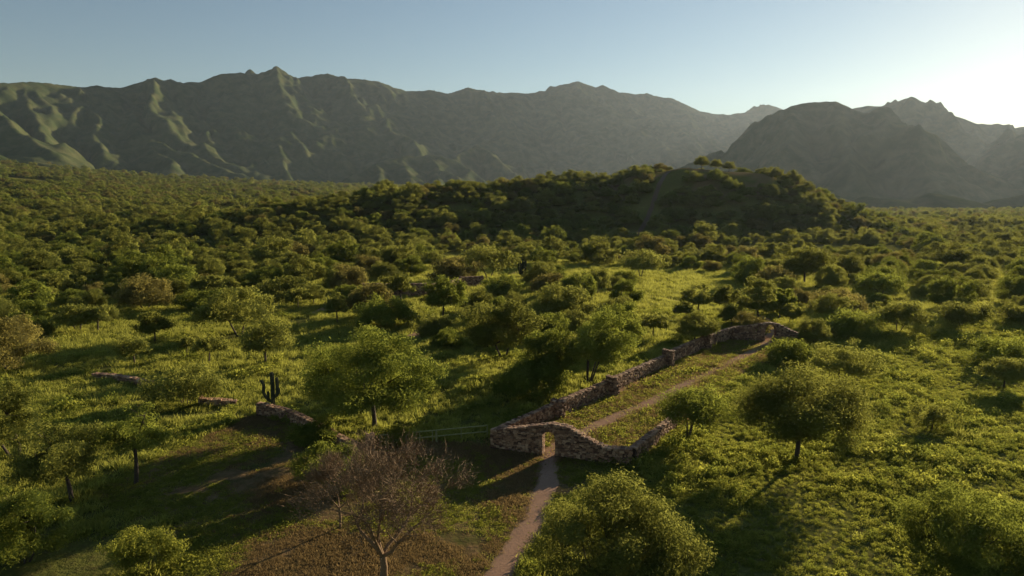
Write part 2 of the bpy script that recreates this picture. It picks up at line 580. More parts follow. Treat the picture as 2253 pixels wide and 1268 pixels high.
# ---- ground sheet
def build_ground():
    nr, nc = 430, 330
    v = np.linspace(0, 1, nr)
    yy = -40 + 62 * (np.exp(v * math.log(7000 / 62.0 + 1)) - 1) 
    u = np.linspace(-1, 1, nc)
    half = 45 + 1.18 * np.maximum(yy, 0)
    X = half[:, None] * u[None, :]
    Y = np.repeat(yy[:, None], nc, 1)
    Z = H(X, Y)
    me = mesh_arrays('ground', np.stack([X, Y, Z], 2).reshape(-1, 3), grid_faces(nr, nc), GROUND, True)
    x, y = X.ravel(), Y.ravel()
    jx = x + 1.6 * (fbm(x / 2.5, y / 2.5, 2, 41) - 0.5); jy = y + 1.6 * (fbm(x / 2.5, y / 2.5, 2, 43) - 0.5)
    dry = in_poly(jx, jy, DRY).astype(float)
    court = in_poly(jx, jy, COURT).astype(float)
    hill = smooth(14, 26, Z.ravel()) * (y > 330) * (y < 470) * 0.55 * (fbm(x / 12, y / 12, 3, 71) > 0.5)
    att = me.color_attributes.new('zone', 'FLOAT_COLOR', 'POINT')
    att.data.foreach_set('color', np.stack([dry, court, hill, np.ones_like(dry)], 1).astype(np.float32).ravel())
    o = link('ground', me)
    tag(o, 'green valley floor with meadow, bare soil and a low wooded hill', kind='structure')
build_ground()

def build_path(name, line, wd, label, lift=0.035, seed=0, mat=None):
    t = np.gradient(line, axis=0); t = t / np.linalg.norm(t, axis=1)[:, None]
    nrm = np.stack([-t[:, 1], t[:, 0]], 1)
    s = np.arange(len(line)) * 0.5
    wl = wd * (0.38 + 0.32 * fbm(s / 1.1, s * 0 + seed, 3, 61)); wr = wd * (0.38 + 0.32 * fbm(s / 1.1, s * 0 + seed + 9, 3, 67))
    cols = []
    for f in (1.0, 0.4, -0.4, -1.0):
        off = np.where(f > 0, f * wl, f * wr)
        q = line + nrm * off[:, None]
        z = H(q[:, 0], q[:, 1]) + lift - (0.03 if abs(f) == 1 else 0) 
        cols.append(np.column_stack([q, z]))
    V = np.stack(cols, 1).reshape(-1, 3)
    o = link(name, mesh_arrays(name, V, grid_faces(len(line), 4), mat or PATHM, True))
    tag(o, label, kind='structure')
PL = {'main': 'pale dirt footpath running through both stone gateways', 'wallfoot': 'worn bare strip of earth along the long wall',
      'meadow': 'short stretch of dirt path under the meadow trees', 'ruin': 'short dirt track beside the low stone ruin',
      'upper': 'far dirt clearing beside the candelabra cactus'}
for i, (ln, wd, k) in enumerate(PATH_LINES):
    build_path('path', ln, wd, PL[k], seed=i * 3.3)
build_path('path', HILLPATH, 2.2, 'steep straight track up the face of the wooded hill', lift=0.3, seed=40, mat=bark_material('hill_dirt_shaded', (0.075, 0.050, 0.030), (0.13, 0.085, 0.052)))  # darker copy of the path dirt: shade of the slope put into its colour

# ---- mountains
def mountain(name, label, x0, x1, y0, y1, nx, ny, ridges, amp, seed, floor=-80, kx=0.35):
    X, Y = np.meshgrid(np.linspace(x0, x1, nx), np.linspace(y0, y1, ny))
    Z = np.full(X.shape, -1e9); Dm = np.full(X.shape, 1e9)
    wx = X + 140 * (fbm(X / 420, Y / 420, 3, seed) - 0.5); wy = Y + 140 * (fbm(X / 420, Y / 420, 3, seed + 5) - 0.5)
    wx = wx + 55 * (fbm(X / 95, Y / 95, 3, seed + 41) - 0.5); wy = wy + 55 * (fbm(X / 95, Y / 95, 3, seed + 47) - 0.5)
    for pts, slope, fixed in ridges:
        P = [at(*p) for p in pts]
        for i in range(len(P) - 1):
            a, b = P[i], P[i + 1]
            ux, uy = (X, Y) if fixed else (wx, wy)
            d, t = seg_dist(ux, uy, a[0], a[1], b[0], b[1])
            z = a[2] + (b[2] - a[2]) * t - slope * d / (1 + 0.0002 * d)
            m = z > Z
            Z = np.where(m, z, Z); Dm = np.where(m, d, Dm)
    env = smooth(0, 170, Dm) * smooth(-60, 200, Z)
    sx = X + kx * Y
    Z = Z + amp * env * (ridged(sx / 330, Y / 900, 4, seed + 11) - 0.62) * 2.0
    Z = Z + 0.7 * amp * smooth(0, 90, Dm) * (ridged((X + 0.5 * Y) / 150, (Y - 0.3 * X) / 150, 3, seed + 23) - 0.6)
    Z = Z + 9 * (fbm(X / 45, Y / 45, 3, seed + 29) - 0.5) + 0.16 * amp * (ridged(X / 130, Y / 130, 3, seed + 53) - 0.7)
    Z = np.maximum(Z, floor)
    me = mesh_arrays(name, np.stack([X, Y, Z], 2).reshape(-1, 3), grid_faces(ny, nx), MOUNT, True)
    o = link(name, me)
    tag(o, label, kind='structure')

FAR = [(-420, 230), (-250, 200), (-120, 188), (0, 183), (50, 180), (110, 183), (160, 190), (210, 187), (270, 193), (300, 184), (340, 170), (358, 176), (375, 172), (400, 182),
       (440, 180), (490, 160), (530, 159), (570, 168), (590, 160), (605, 150), (622, 160), (650, 173), (690, 166), (720, 162), (760, 172), (830, 178), (890, 200),
       (950, 198), (985, 206), (1030, 192), (1060, 199), (1090, 204), (1150, 205), (1210, 199), (1230, 188), (1270, 178), (1310, 191), (1325, 185),
       (1360, 203), (1420, 207), (1480, 217), (1540, 245), (1600, 252), (1650, 246), (1680, 230), (1705, 233), (1740, 248), (1850, 290), (1950, 320)]
def D_(pts, d): return [(p[0], p[1], d) for p in pts]
def slant(rs):
    return [([(p[0], p[1], p[2] * (3000 + 2.06 * p[0]) / 4600) for p in pts], sl, fx) for pts, sl, fx in rs]
far_ridges = [
    (D_(FAR, 4600), 0.66, True),
    ([(340, 172, 4600), (400, 215, 4350), (450, 262, 4050), (490, 310, 3800)], 0.85, False),
    ([(375, 174, 4600), (330, 215, 4350), (300, 240, 4150), (330, 285, 3850), (385, 330, 3550), (450, 350, 3350), (540, 382, 3050)], 0.8, False),
    ([(330, 285, 3850), (345, 330, 3600), (380, 362, 3300)], 0.8, False),
    ([(608, 162, 4600), (650, 190, 4400), (700, 242, 4100), (735, 300, 3800)], 0.85, False),
    ([(606, 162, 4600), (600, 215, 4250), (650, 258, 3950), (680, 300, 3700)], 0.85, False),
    ([(50, 182, 4600), (60, 225, 4250), (95, 275, 3950), (100, 330, 3500)], 0.8, False),
    ([(-60, 210, 4300), (0, 252, 3800), (60, 295, 3500), (112, 332, 3150)], 0.8, False),
    ([(160, 190, 4600), (190, 215, 4400), (215, 270, 4000), (235, 330, 3600)], 0.9, False),
    ([(490, 161, 4600), (530, 230, 4250), (560, 300, 3800), (600, 360, 3350)], 0.85, False),
    ([(720, 163, 4600), (790, 235, 4200), (840, 300, 3800), (880, 345, 3450)], 0.85, False),
    ([(890, 200, 4600), (930, 270, 4200), (985, 330, 3700)], 0.85, False),
    ([(1030, 193, 4600), (1060, 260, 4200), (1100, 330, 3700)], 0.85, False),
    ([(1270, 179, 4600), (1312, 226, 4350), (1340, 268, 4050), (1392, 318, 3700)], 0.85, False),
    ([(1200, 230, 4300), (1250, 318, 3700), (1300, 340, 3500), (1370, 356, 3300)], 0.85, False),
    ([(1480, 218, 4600), (1500, 280, 4200), (1520, 340, 3700)], 0.85, False),
    ([(760, 396, 2700), (830, 370, 2760), (880, 349, 2850), (940, 340, 2950), (990, 352, 2900), (1050, 392, 2700)], 0.75, False),
    ([(880, 349, 2850), (905, 375, 2680), (930, 400, 2520)], 0.8, False),
    ([(940, 340, 2950), (985, 372, 2700), (1030, 400, 2500)], 0.8, False),
    ([(850, 360, 2800), (846, 385, 2600), (842, 405, 2450)], 0.8, False),
    ([(905, 345, 2900), (903, 375, 2680), (900, 402, 2480)], 0.8, False),
    ([(965, 345, 2920), (966, 378, 2680), (968, 405, 2480)], 0.8, False),
    ([(1020, 370, 2800), (1024, 395, 2600)], 0.8, False),
    ([(1000, 345, 3100), (1045, 318, 3300), (1085, 348, 3050)], 0.8, False),
    ([(-120, 330, 2800), (0, 343, 2700), (90, 360, 2560), (180, 374, 2450)], 0.5, False),
]
mountain('mountain_range', 'long dark mountain range with sunlit spurs closing the valley', -3300, 4300, 1450, 7000, 720, 400, slant(far_ridges), 105, 3)
right_ridges = [
    (D_([(1640, 345), (1760, 285), (1830, 252), (1880, 237), (1920, 232), (1950, 233), (1980, 220), (2005, 213), (2040, 226), (2100, 256), (2150, 271),
         (2195, 273), (2215, 284), (2253, 278), (2330, 262), (2450, 250), (2700, 240)], 3700), 0.62, True),
    (D_([(1480, 374), (1510, 362), (1560, 338), (1610, 318), (1650, 300), (1690, 263), (1720, 245), (1740, 233), (1790, 224), (1840, 222), (1870, 236), (1900, 262),
         (1940, 290), (2000, 330)], 2650), 0.66, True),
    (D_([(1900, 292), (1960, 275), (2010, 280), (2060, 300), (2100, 330), (2140, 362), (2200, 392)], 2280), 0.7, True),
    (D_([(2080, 395), (2150, 352), (2200, 318), (2253, 290), (2330, 260), (2450, 240), (2600, 230)], 2800), 0.66, True),
    ([(1740, 234, 2588), (1720, 320, 2252), (1690, 400, 1952)], 0.8, False),
    ([(1840, 223, 2588), (1870, 310, 2225), (1890, 395, 1907)], 0.8, False),
    ([(2010, 281, 2316), (2050, 350, 2071), (2070, 410, 1861)], 0.8, False),
    ([(1610, 318, 2588), (1590, 370, 2316), (1570, 415, 2043)], 0.8, False),
    ([(2253, 290, 2877), (2240, 370, 2458), (2250, 420, 2144)], 0.8, False),
]
mountain('mountain', 'hazy backlit mountain under the sun glare', 250, 5600, 1500, 5700, 480, 330, right_ridges, 115, 77, kx=-0.2)
mountain('foothill', 'row of small dark foothills on the far plain', 500, 1400, 1100, 1650, 190, 90, [
    (D_([(1800, 458), (1830, 445), (1860, 427), (1890, 438), (1915, 441), (1950, 430), (1990, 438), (2025, 450), (2050, 440), (2080, 425), (2115, 432), (2150, 447),
         (2205, 450), (2253, 430), (2320, 415), (2420, 410)], 1350), 0.33, False)], 8, 91)
mountain('foothill', 'small dark knoll just behind the wooded hill', 80, 560, 1150, 1750, 90, 70, [
    (D_([(1340, 410), (1365, 392), (1408, 370), (1450, 388), (1500, 420)], 1450), 0.5, False)], 8, 95)

# ================================================================== STONE WALLS
STONES = []
for i in range(10):
    bm = bmesh.new()
    bmesh.ops.create_cube(bm, size=1.0)
    bmesh.ops.bevel(bm, geom=list(bm.edges), offset=0.16, segments=1, affect='EDGES')
    rr = random.Random(100 + i)
    for v in bm.verts:
        v.co *= 1 + rr.uniform(-0.16, 0.14)
    bmesh.ops.recalc_face_normals(bm, faces=bm.faces)
    bmesh.ops.triangulate(bm, faces=bm.faces)
    me = bpy.data.meshes.new('stone')
    bm.to_mesh(me); bm.free()
    me.materials.append(STONE)
    STONES.append(me)
STONE_ARR = []
for me in STONES:
    v = np.empty(len(me.vertices) * 3); me.vertices.foreach_get('co', v)
    f = np.empty(len(me.polygons) * 3, np.int32); me.polygons.foreach_get('vertices', f)
    STONE_ARR.append((v.reshape(-1, 3), f.reshape(-1, 3)))
CAMV = Vector((0, 0, CAM_H))

def build_wall(label, pts, tops, th=0.6, opening=None, as_objects=300, seed=0, size=0.29, name='stone_wall', ends=(True, True), group=None, pts_smooth=True, wavy=0.08):
    """pts: ground line [(x,y)], tops: wall height above ground at each pt; opening: (s fraction, half width, height)"""
    rng = np.random.default_rng(seed)
    pts = np.asarray(pts, float)
    base = dense_line(pts, 0.25) if (pts_smooth and len(pts) > 2) else np.vstack([pts[0] + (pts[-1] - pts[0]) * t for t in np.linspace(0, 1, max(4, int(np.linalg.norm(pts[-1] - pts[0]) / 0.3)))])
    s = np.concatenate([[0], np.cumsum(np.linalg.norm(np.diff(base, axis=0), axis=1))])
    Ltot = s[-1]
    sp = np.concatenate([[0], np.cumsum(np.linalg.norm(np.diff(pts, axis=0), axis=1))]); sp = sp / sp[-1] * Ltot
    def topf(q):
        return np.interp(q, sp, tops) + wavy * (fbm(np.asarray(q) / 0.9, np.asarray(q) * 0 + seed, 3, seed) - 0.5)
    def pos(q): return np.stack([np.interp(q, s, base[:, 0]), np.interp(q, s, base[:, 1])], -1)
    def tan(q):
        d = pos(np.minimum(q + 0.15, Ltot)) - pos(np.maximum(q - 0.15, 0))
        return unit(d)
    root = link(name, None)
    p0 = pos(np.array(Ltot / 2))
    org = Vector((p0[0], p0[1], float(H(p0[0], p0[1]))))
    root.location = org
    tag(root, label, 'wall', group, 'thing')
    if opening:
        so, hw, oh = opening[0] * Ltot, opening[1], opening[2]
    else:
        so, hw, oh = -99, 0, 0
    def arch(q):
        u = np.clip(np.abs(q - so) / hw, 0, 1) if hw else np.ones_like(q)
        return oh - hw * 0.75 + hw * 0.75 * np.sqrt(np.maximum(0, 1 - u * u))
    # core
    V = []; F = []
    def strip(q, under):
        c = pos(q); t = tan(q); n = np.stack([-t[:, 1], t[:, 0]], 1)
        gz = H(c[:, 0], c[:, 1])
        zt = gz + topf(q) - 0.07
        zb = (gz + arch(q)) if under else np.minimum(H(*(c + n * th).T), H(*(c - n * th).T)) - 0.3
        a = c + n * (th / 2 - 0.07); b = c - n * (th / 2 - 0.07)
        ring = np.stack([np.column_stack([a, zb]), np.column_stack([b, zb]), np.column_stack([b, zt]), np.column_stack([a, zt])], 1)
        o = sum(len(x) for x in V)
        V.append(ring.reshape(-1, 3))
        i = np.arange(len(q) - 1)[:, None] * 4
        for k in range(4):
            F.append(np.stack([i[:, 0] + k, i[:, 0] + (k + 1) % 4, i[:, 0] + 4 + (k + 1) % 4, i[:, 0] + 4 + k], 1) + o)
        e = (len(q) - 1) * 4
        F.append(np.array([[3, 2, 1, 0]]) + o); F.append(np.array([[e, e + 1, e + 2, e + 3]]) + o)
    if opening:
        strip(np.linspace(0, so - hw, 24), False)
        strip(np.linspace(so - hw, so + hw, 9), True)
        strip(np.linspace(so + hw, Ltot, 24), False)
    else:
        strip(np.linspace(0, Ltot, max(8, int(Ltot / 0.5))), False)
    core = link('core', mesh_arrays('core', np.concatenate(V) - np.array(org), np.concatenate(F), MORTAR), root)
    # stones
    items = []
    def put(c3, t2, n2, dims, tilt=0.0):
        t = np.array([t2[0], t2[1], 0]); n = np.array([n2[0], n2[1], 0]); u = np.array([0, 0, 1.])
        ca, sa = math.cos(tilt), math.sin(tilt)
        tt = t * ca + u * sa; uu = -t * sa + u * ca
        M = np.stack([tt * dims[0], n * dims[1], uu * dims[2]], 1)
        items.append((c3, M))
    for side in (1, -1):
        z = 0.06
        row = 0
        while z < max(tops) + 0.1:
            rh = size * rng.uniform(0.5, 0.72)
            q = rng.uniform(0, size)
            while q < Ltot:
                l = size * rng.uniform(0.5, 1.35)
                qc = q + l / 2
                q += l * 0.97
                if qc > Ltot: break
                zc = z + rh / 2 + rng.normal(0, 0.045)
                if zc + rh * 0.35 > float(topf(qc)): continue
                if opening and abs(qc - so) < hw + l * 0.3 and zc < float(arch(np.array(qc))) + 0.12: continue
                c = pos(np.array(qc)); t = tan(np.array(qc)); n = np.array([-t[1], t[0]]) * side
                cc = c + n * (th / 2 - 0.09 + rng.normal(0, 0.018))
                gz = float(H(c[0], c[1]))
                put(np.array([cc[0], cc[1], gz + zc]), t * side, n, (l * 0.98, 0.26, rh * rng.uniform(0.8, 1.25)), rng.normal(0, 0.17))
            z += rh * 0.96; row += 1
    # capping stones
    q = 0.0
    while q < Ltot:
        l = size * rng.uniform(0.7, 1.3)
        c = pos(np.array(min(q + l / 2, Ltot))); t = tan(np.array(min(q + l / 2, Ltot))); n = np.array([-t[1], t[0]])
        gz = float(H(c[0], c[1])); zt = float(topf(q + l / 2))
        k = 2
        for j in range(k):
            w = th / k
            cc = c + n * ((j + 0.5) * w - th / 2 + rng.normal(0, 0.03))
            put(np.array([cc[0], cc[1], gz + zt - 0.05 + rng.normal(0, 0.018)]), t, n, (l, w * 1.05, 0.15 * rng.uniform(0.8, 1.3)), rng.normal(0, 0.06))
        q += l
    # end faces and jambs
    def column(qc, sgn):
        z = 0.08; c = pos(np.array(qc)); t = tan(np.array(qc)); n = np.array([-t[1], t[0]])
        gz = float(H(c[0], c[1]))
        lim = (oh - hw * 0.6) if (opening and abs(abs(qc - so) - hw) < 0.02) else float(topf(qc)) - 0.1
        while z < lim:
            rh = size * rng.uniform(0.5, 0.72)
            for j in (-1, 1):
                cc = c + n * j * th * 0.24 + t * sgn * (-0.09)
                put(np.array([cc[0], cc[1], gz + z + rh / 2]), n * sgn, t * sgn, (th * 0.5, 0.24, rh), rng.normal(0, 0.06))
            z += rh * 0.97
    if ends[0]: column(0.02, -1)
    if ends[1]: column(Ltot - 0.02, 1)
    if opening:
        column(so - hw, 1); column(so + hw, -1)
        for side in (1, -1):
            for a in np.linspace(0.2, math.pi - 0.2, 8):
                q_ = so + (hw + 0.1) * math.cos(a)
                c = pos(np.array(q_)); t = tan(np.array(q_)); n = np.array([-t[1], t[0]]) * side
                gz = float(H(c[0], c[1]))
                cc = c + n * (th / 2 - 0.08)
                put(np.array([cc[0], cc[1], gz + oh - hw * 0.75 + (hw * 0.75 + 0.12) * math.sin(a)]), t * side, n, (0.17, 0.27, 0.30),
                    (a - math.pi / 2) * side)
    # show-largest first
    def rank(it):
        d = Vector(it[0]) - CAMV
        n = Vector(it[1][:, 1]).normalized()
        return (0 if (n.dot(d) < 0) else 1, d.length)
    items.sort(key=rank)
    objs = items[:as_objects]
    rest = items[as_objects:]
    for c3, M in objs:
        o = link('stone', STONES[int(rng.integers(0, 10))], root)
        m4 = Matrix.Identity(4)
        for a in range(3):
            for b in range(3): m4[a][b] = M[a, b]
            m4[a][3] = c3[a] - org[a]
        o.matrix_local = m4
    if rest:
        VV = []; FF = []; o_ = 0
        for c3, M in rest:
            v, f = STONE_ARR[int(rng.integers(0, 10))]
            VV.append(v @ M.T + (c3 - np.array(org))); FF.append(f + o_); o_ += len(v)
        so_ = link('stonework', mesh_arrays('stonework', np.concatenate(VV), np.concatenate(FF), STONE), root)
        so_['kind'] = 'stuff'
    return root

def wall_from_px(label, foot, toppx, **kw):
    """foot pixels and the pixel row of the wall's top above each"""
    P = []; T = []
    for (px, py), ty in zip(foot, toppx):
        g = ground(px, py)
        P.append((g.x, g.y)); T.append(max(0.28, height_to(g, ty)))
    return build_wall(label, P, T, **kw)

# near gateway
wall_from_px('near stone gateway wall with an arched doorway and a wavy top',
             [(1082, 984), (1120, 989), (1165, 995), (1215, 1002), (1250, 1006), (1290, 1012), (1335, 1018), (1388, 1022)],
             [944, 941, 937, 931, 937, 962, 984, 986], th=0.7, opening=(0.435, 0.52, 2.0), seed=3, name='gateway_wall')
wall_from_px('low rubble wall running back from the near gateway behind a small tree',
             [(1392, 1018), (1420, 994), (1450, 966), (1482, 938)], [985, 962, 940, 914], th=0.6, as_objects=150, seed=4, ends=(False, True))
secs = [('long enclosure wall, section touching the near gateway', (1086, 976), (1216, 918), 946, 888, 200, 0.29),
        ('long enclosure wall, second section from the near gateway', (1224, 914), (1336, 866), 884, 838, 200, 0.29),
        ('long enclosure wall, third section, in the middle of the run', (1343, 863), (1460, 807), 833, 783, 200, 0.31),
        ('long enclosure wall, fourth section from the near gateway', (1467, 803), (1545, 767), 775, 742, 0, 0.38),
        ('long enclosure wall, last section meeting the far gateway', (1551, 765), (1611, 744), 740, 720, 0, 0.40)]
for i, (lb, a, b, ta, tb, n, sz) in enumerate(secs):
    wall_from_px(lb, [a, b], [ta, tb], th=0.6, as_objects=n, seed=10 + i, size=sz)
# buttresses between the sections
for i, (px, py, ty, w) in enumerate([(1221, 917, 880, 0.95), (1341, 867, 828, 0.95), (1464, 806, 770, 1.0), (1548, 767, 735, 1.0)]):
    g = ground(px, py)
    d = np.array([LW[-1][0] - LW[0][0], LW[-1][1] - LW[0][1]]); d = d / np.linalg.norm(d)
    n = np.array([d[1], -d[0]])
    a = np.array([g.x, g.y]) - n * 0.35; b = np.array([g.x, g.y]) + n * w
    hh = height_to(g, ty)
    build_wall(['stone buttress on the long wall closest to the near gateway', 'second stone buttress along the long wall from the near gateway',
                'third stone buttress along the long wall from the near gateway', 'last stone buttress before the far gateway'][i],
               [tuple(a), tuple((a + b) / 2), tuple(b)], [hh, hh, hh], th=0.62, as_objects=60 if i < 3 else 0, seed=30 + i, name='buttress')
wall_from_px('far stone gateway wall with a narrow lit doorway',
             [(1612, 746), (1640, 749), (1665, 750), (1691, 750), (1712, 750), (1740, 751), (1770, 752), (1792, 752)],
             [720, 717, 713, 709, 713, 727, 738, 741], th=0.7, opening=(0.45, 0.75, 2.4), seed=40, size=0.42, as_objects=0, name='gateway_wall')
# old walls on the left
wall_from_px('curved stone wall in shade below the tall cactus', [(568, 914), (600, 917), (650, 930), (705, 955), (765, 985), (800, 1000)],
             [886, 893, 908, 936, 968, 984], th=0.65, as_objects=220, seed=50)
wall_from_px('short sunlit stone pillar ending the curved wall by the railing', [(806, 1002), (823, 1000)], [957, 956], th=0.8, as_objects=60, seed=51, name='stone_pillar')
wall_from_px('low broken stone wall in the meadow with grass on top', [(208, 832), (250, 838), (295, 845), (332, 850)], [821, 824, 831, 840], th=0.7, as_objects=0, seed=52, size=0.42)
wall_from_px('tumbled stone wall poking out of a bush on the slope', [(440, 893), (480, 893), (520, 890)], [876, 878, 882], th=0.8, as_objects=0, seed=53, size=0.45)
wall_from_px('shaded front wall of the square stone ruin', [(800, 648), (870, 652), (938, 655)], [624, 624, 624], th=0.8, as_objects=0, seed=54, size=0.5)
wall_from_px('sunlit rear wall of the square stone ruin', [(1012, 636), (1036, 634), (1062, 632)], [610, 609, 608], th=0.8, as_objects=0, seed=55, size=0.5)
wall_from_px('side wall of the square stone ruin under a green tree', [(940, 654), (985, 646), (1010, 638)], [626, 620, 613], th=0.8, as_objects=0, seed=56, size=0.5)

# ================================================================== TREES
def px_size(p): return depth(p) / 683.0   # metres per render pixel

def hand_tree(label, base, top, x0, x1, cbpx, mat, seed, cat='tree', **kw):
    """base pixel, top row, crown from x0 to x1, crown's lower row"""
    g = ground(*base)
    d = depth(g)
    W = (x1 - x0) * d / FPX
    Ht = height_to(g, top) * kw.pop('hs', 0.95)
    cb = max(0.0, height_to(g, cbpx)) * 0.95
    off = ((0.5 * (x0 + x1) - base[0]) * d / FPX, kw.pop('offy', 0.0))
    ps = px_size(g)
    L = float(np.clip(2.7 * ps, 0.15, 0.6)) * kw.pop('ls', 1.0)
    Wd = L * kw.pop('aspect', 0.34)
    area = (W / ps) * ((Ht - cb) / ps) * 0.78
    dens = kw.pop('dens', 1.0)
    n = int(np.clip(6.6 * area * dens, 2500, 75000))
    kw.setdefault('clumps', int(np.clip(26 + W * 5, 30, 90)))
    kw.setdefault('trunk_r', 0.019 * Ht + 0.02)
    t, c = make_tree_meshes('tree', seed, W * 1.02, Ht, cb, n, L, Wd, kw.pop('leaf', LEAF[mat]), off=off, **kw)
    e = place_tree('tree' if cat == 'tree' else 'shrub', t, c, g)
    tag(e, label, cat, 'trees and shrubs of the meadow')
    OCC.append((g.x + off[0], g.y, W / 2))
    return e
OCC = []

hand_tree('largest spreading tree in the middle, beside the railing and curved wall', (825, 945), 706, 668, 962, 892, 'green', 1, clumps=80, lobes=0.3)
hand_tree('lone umbrella tree with a bare leaning trunk right of the enclosure', (1752, 1016), 787, 1614, 1905, 955, 'olive', 2, clumps=80, flat=0.9, base_frac=0.3, lobes=0.15)
hand_tree('small forked tree growing against the rubble wall of the enclosure', (1515, 967), 850, 1446, 1612, 922, 'green', 3, stems=3)
hand_tree('huge round leafy bush filling the bottom edge beside the path', (1352, 1290), 1040, 1162, 1546, 1288, 'olive', 4, cat='shrub', clumps=110, lobes=0.12, hs=0.93, base_frac=0.42)
hand_tree('feathery tree cut off by the bottom corner under the sun', (2130, 1305), 1058, 1988, 2275, 1250, 'green', 5, clumps=90, stems=2)
hand_tree('low flat-topped shrub just inside the far gateway', (1735, 797), 745, 1675, 1797, 796, 'green', 6, cat='shrub', stems=3)
hand_tree('twiggy vase-shaped shrub behind the umbrella tree', (1852, 838), 735, 1790, 1928, 826, 'olive', 7, cat='shrub', stems=4, dens=0.6)
hand_tree('dark wide dome-shaped shrub right of the far gateway', (1870, 738), 682, 1800, 1948, 737, 'green', 8, cat='shrub', stems=3)
hand_tree('spreading thorn tree with fanned trunks on the sunny meadow', (1976, 731), 655, 1924, 2042, 712, 'olive', 9, stems=4)
hand_tree('dome-crowned thorn tree right of the fan-trunked tree', (2115, 722), 661, 2058, 2172, 706, 'olive', 10, stems=2)
hand_tree('thorn tree cut by the frame edge on the sunny side', (2245, 712), 664, 2195, 2290, 705, 'olive', 11, stems=2)
hand_tree('small tree standing in its own dark shadow at the sunny edge', (2207, 853), 782, 2160, 2256, 828, 'olive', 12)
hand_tree('bright loose shrub just behind the small tree at the sunny edge', (2190, 800), 733, 2140, 2262, 795, 'green', 13, cat='shrub', stems=3)
hand_tree('compact dark dome tree out on the sunny meadow', (1939, 656), 597, 1888, 1987, 641, 'green', 14, stems=2)
hand_tree('tiny sparse bush alone in the weeds right of the umbrella tree', (2047, 945), 882, 2006, 2088, 935, 'olive', 15, cat='shrub', stems=3, dens=0.4)
hand_tree('low brownish thicket above the dark dome shrub', (1840, 685), 632, 1780, 1908, 684, 'brown', 16, cat='shrub', stems=3)
hand_tree('tall tree right behind the far gateway arch', (1668, 708), 604, 1620, 1708, 690, 'olive', 17)
hand_tree('straight-trunked tree by the far path, first of the pair', (1537, 697), 620, 1498, 1572, 668, 'olive', 18)
hand_tree('straight-trunked tree by the far path, second of the pair', (1595, 698), 620, 1563, 1628, 672, 'olive', 19)
hand_tree('slim tree squeezed behind the tall gateway tree', (1713, 705), 618, 1698, 1748, 680, 'green', 20)
hand_tree('short round tree over the far gateway wall', (1738, 716), 665, 1712, 1768, 696, 'olive', 21)
hand_tree('rounded brown-green tree behind the tall gateway tree', (1702, 643), 580, 1664, 1742, 630, 'brown', 22)
hand_tree('small leaning sapling left of the far path trees', (1436, 745), 684, 1404, 1470, 720, 'olive', 23, dens=0.6)
hand_tree('thin crooked sapling on the slope above the long wall', (1512, 716), 660, 1482, 1528, 690, 'olive', 24, dens=0.45)
hand_tree('broad olive tree at the head of the dark central grove', (1110, 790), 645, 1014, 1184, 765, 'olive', 25, clumps=70, stems=2)
hand_tree('dark bushy tree in the middle of the central grove', (1200, 845), 703, 1138, 1264, 826, 'green', 26, stems=3)
hand_tree('tall bright green tree of several stems above the long wall', (1295, 842), 668, 1240, 1392, 800, 'green', 27, stems=4, clumps=60)
hand_tree('green tree just behind the many-stemmed tree', (1362, 775), 655, 1300, 1424, 760, 'green', 28, stems=2)
hand_tree('olive tree at the rear of the central grove', (1240, 712), 606, 1168, 1312, 700, 'olive', 29, stems=2)
hand_tree('upright tree with a clear trunk in front of the square ruin', (975, 706), 600, 922, 1036, 676, 'green', 30)
hand_tree('round bush below the square ruin', (845, 722), 642, 780, 912, 720, 'green', 31, cat='shrub', stems=3)
hand_tree('slender young tree beside the ruin track', (742, 713), 641, 714, 767, 690, 'olive', 32)
hand_tree('narrow tree standing before the ruin front wall', (885, 664), 590, 838, 912, 645, 'olive', 33)
hand_tree('bright bush at the corner of the square ruin', (1105, 655), 596, 1060, 1148, 654, 'green', 34, cat='shrub', stems=3)
hand_tree('broad flat-crowned tree behind the square ruin', (1075, 614), 534, 1008, 1142, 592, 'olive', 35, stems=2, flat=0.9)
hand_tree('brown domed tree over the ruin rear wall', (1000, 626), 560, 940, 1068, 618, 'brown', 36, stems=2)
hand_tree('wide tree with a forked trunk on the open meadow', (527, 741), 622, 438, 604, 712, 'olive', 37, clumps=60, stems=2)
hand_tree('loose tree with a thin straight trunk below the forked tree', (585, 803), 690, 528, 642, 775, 'olive', 38, dens=0.7)
hand_tree('small umbrella tree alone on bright grass', (657, 682), 628, 628, 687, 660, 'olive', 39)
hand_tree('pale shrub behind the small umbrella tree', (630, 660), 604, 564, 702, 660, 'olive', 40, cat='shrub', stems=3)
hand_tree('small round meadow tree with a dark short trunk', (340, 753), 676, 300, 384, 732, 'olive', 41)
hand_tree('sparse feathery tree above the low broken wall', (297, 804), 725, 254, 332, 786, 'olive', 42, dens=0.6)
hand_tree('big brownish domed tree behind the meadow trees', (320, 682), 597, 258, 388, 674, 'brown', 43, stems=2)
hand_tree('pair-stemmed tree on the shaded side of the meadow', (172, 731), 665, 124, 214, 712, 'olive', 44, stems=2)
hand_tree('thin sapling beside the pair-stemmed tree', (217, 731), 668, 196, 242, 705, 'olive', 45, dens=0.6)
hand_tree('dark bushy tree reaching the ground at the meadow edge', (66, 692), 606, 22, 122, 680, 'green', 46, stems=2)
hand_tree('large brownish tree cut by the frame above the low broken wall', (22, 815), 690, -60, 108, 800, 'brown', 47, stems=2, clumps=60)
hand_tree('small tilted sapling on the meadow below the forked tree', (460, 804), 736, 428, 502, 772, 'olive', 48, dens=0.6)
hand_tree('tiny thin sapling next to the tilted one', (413, 790), 738, 398, 430, 765, 'olive', 49, dens=0.5)
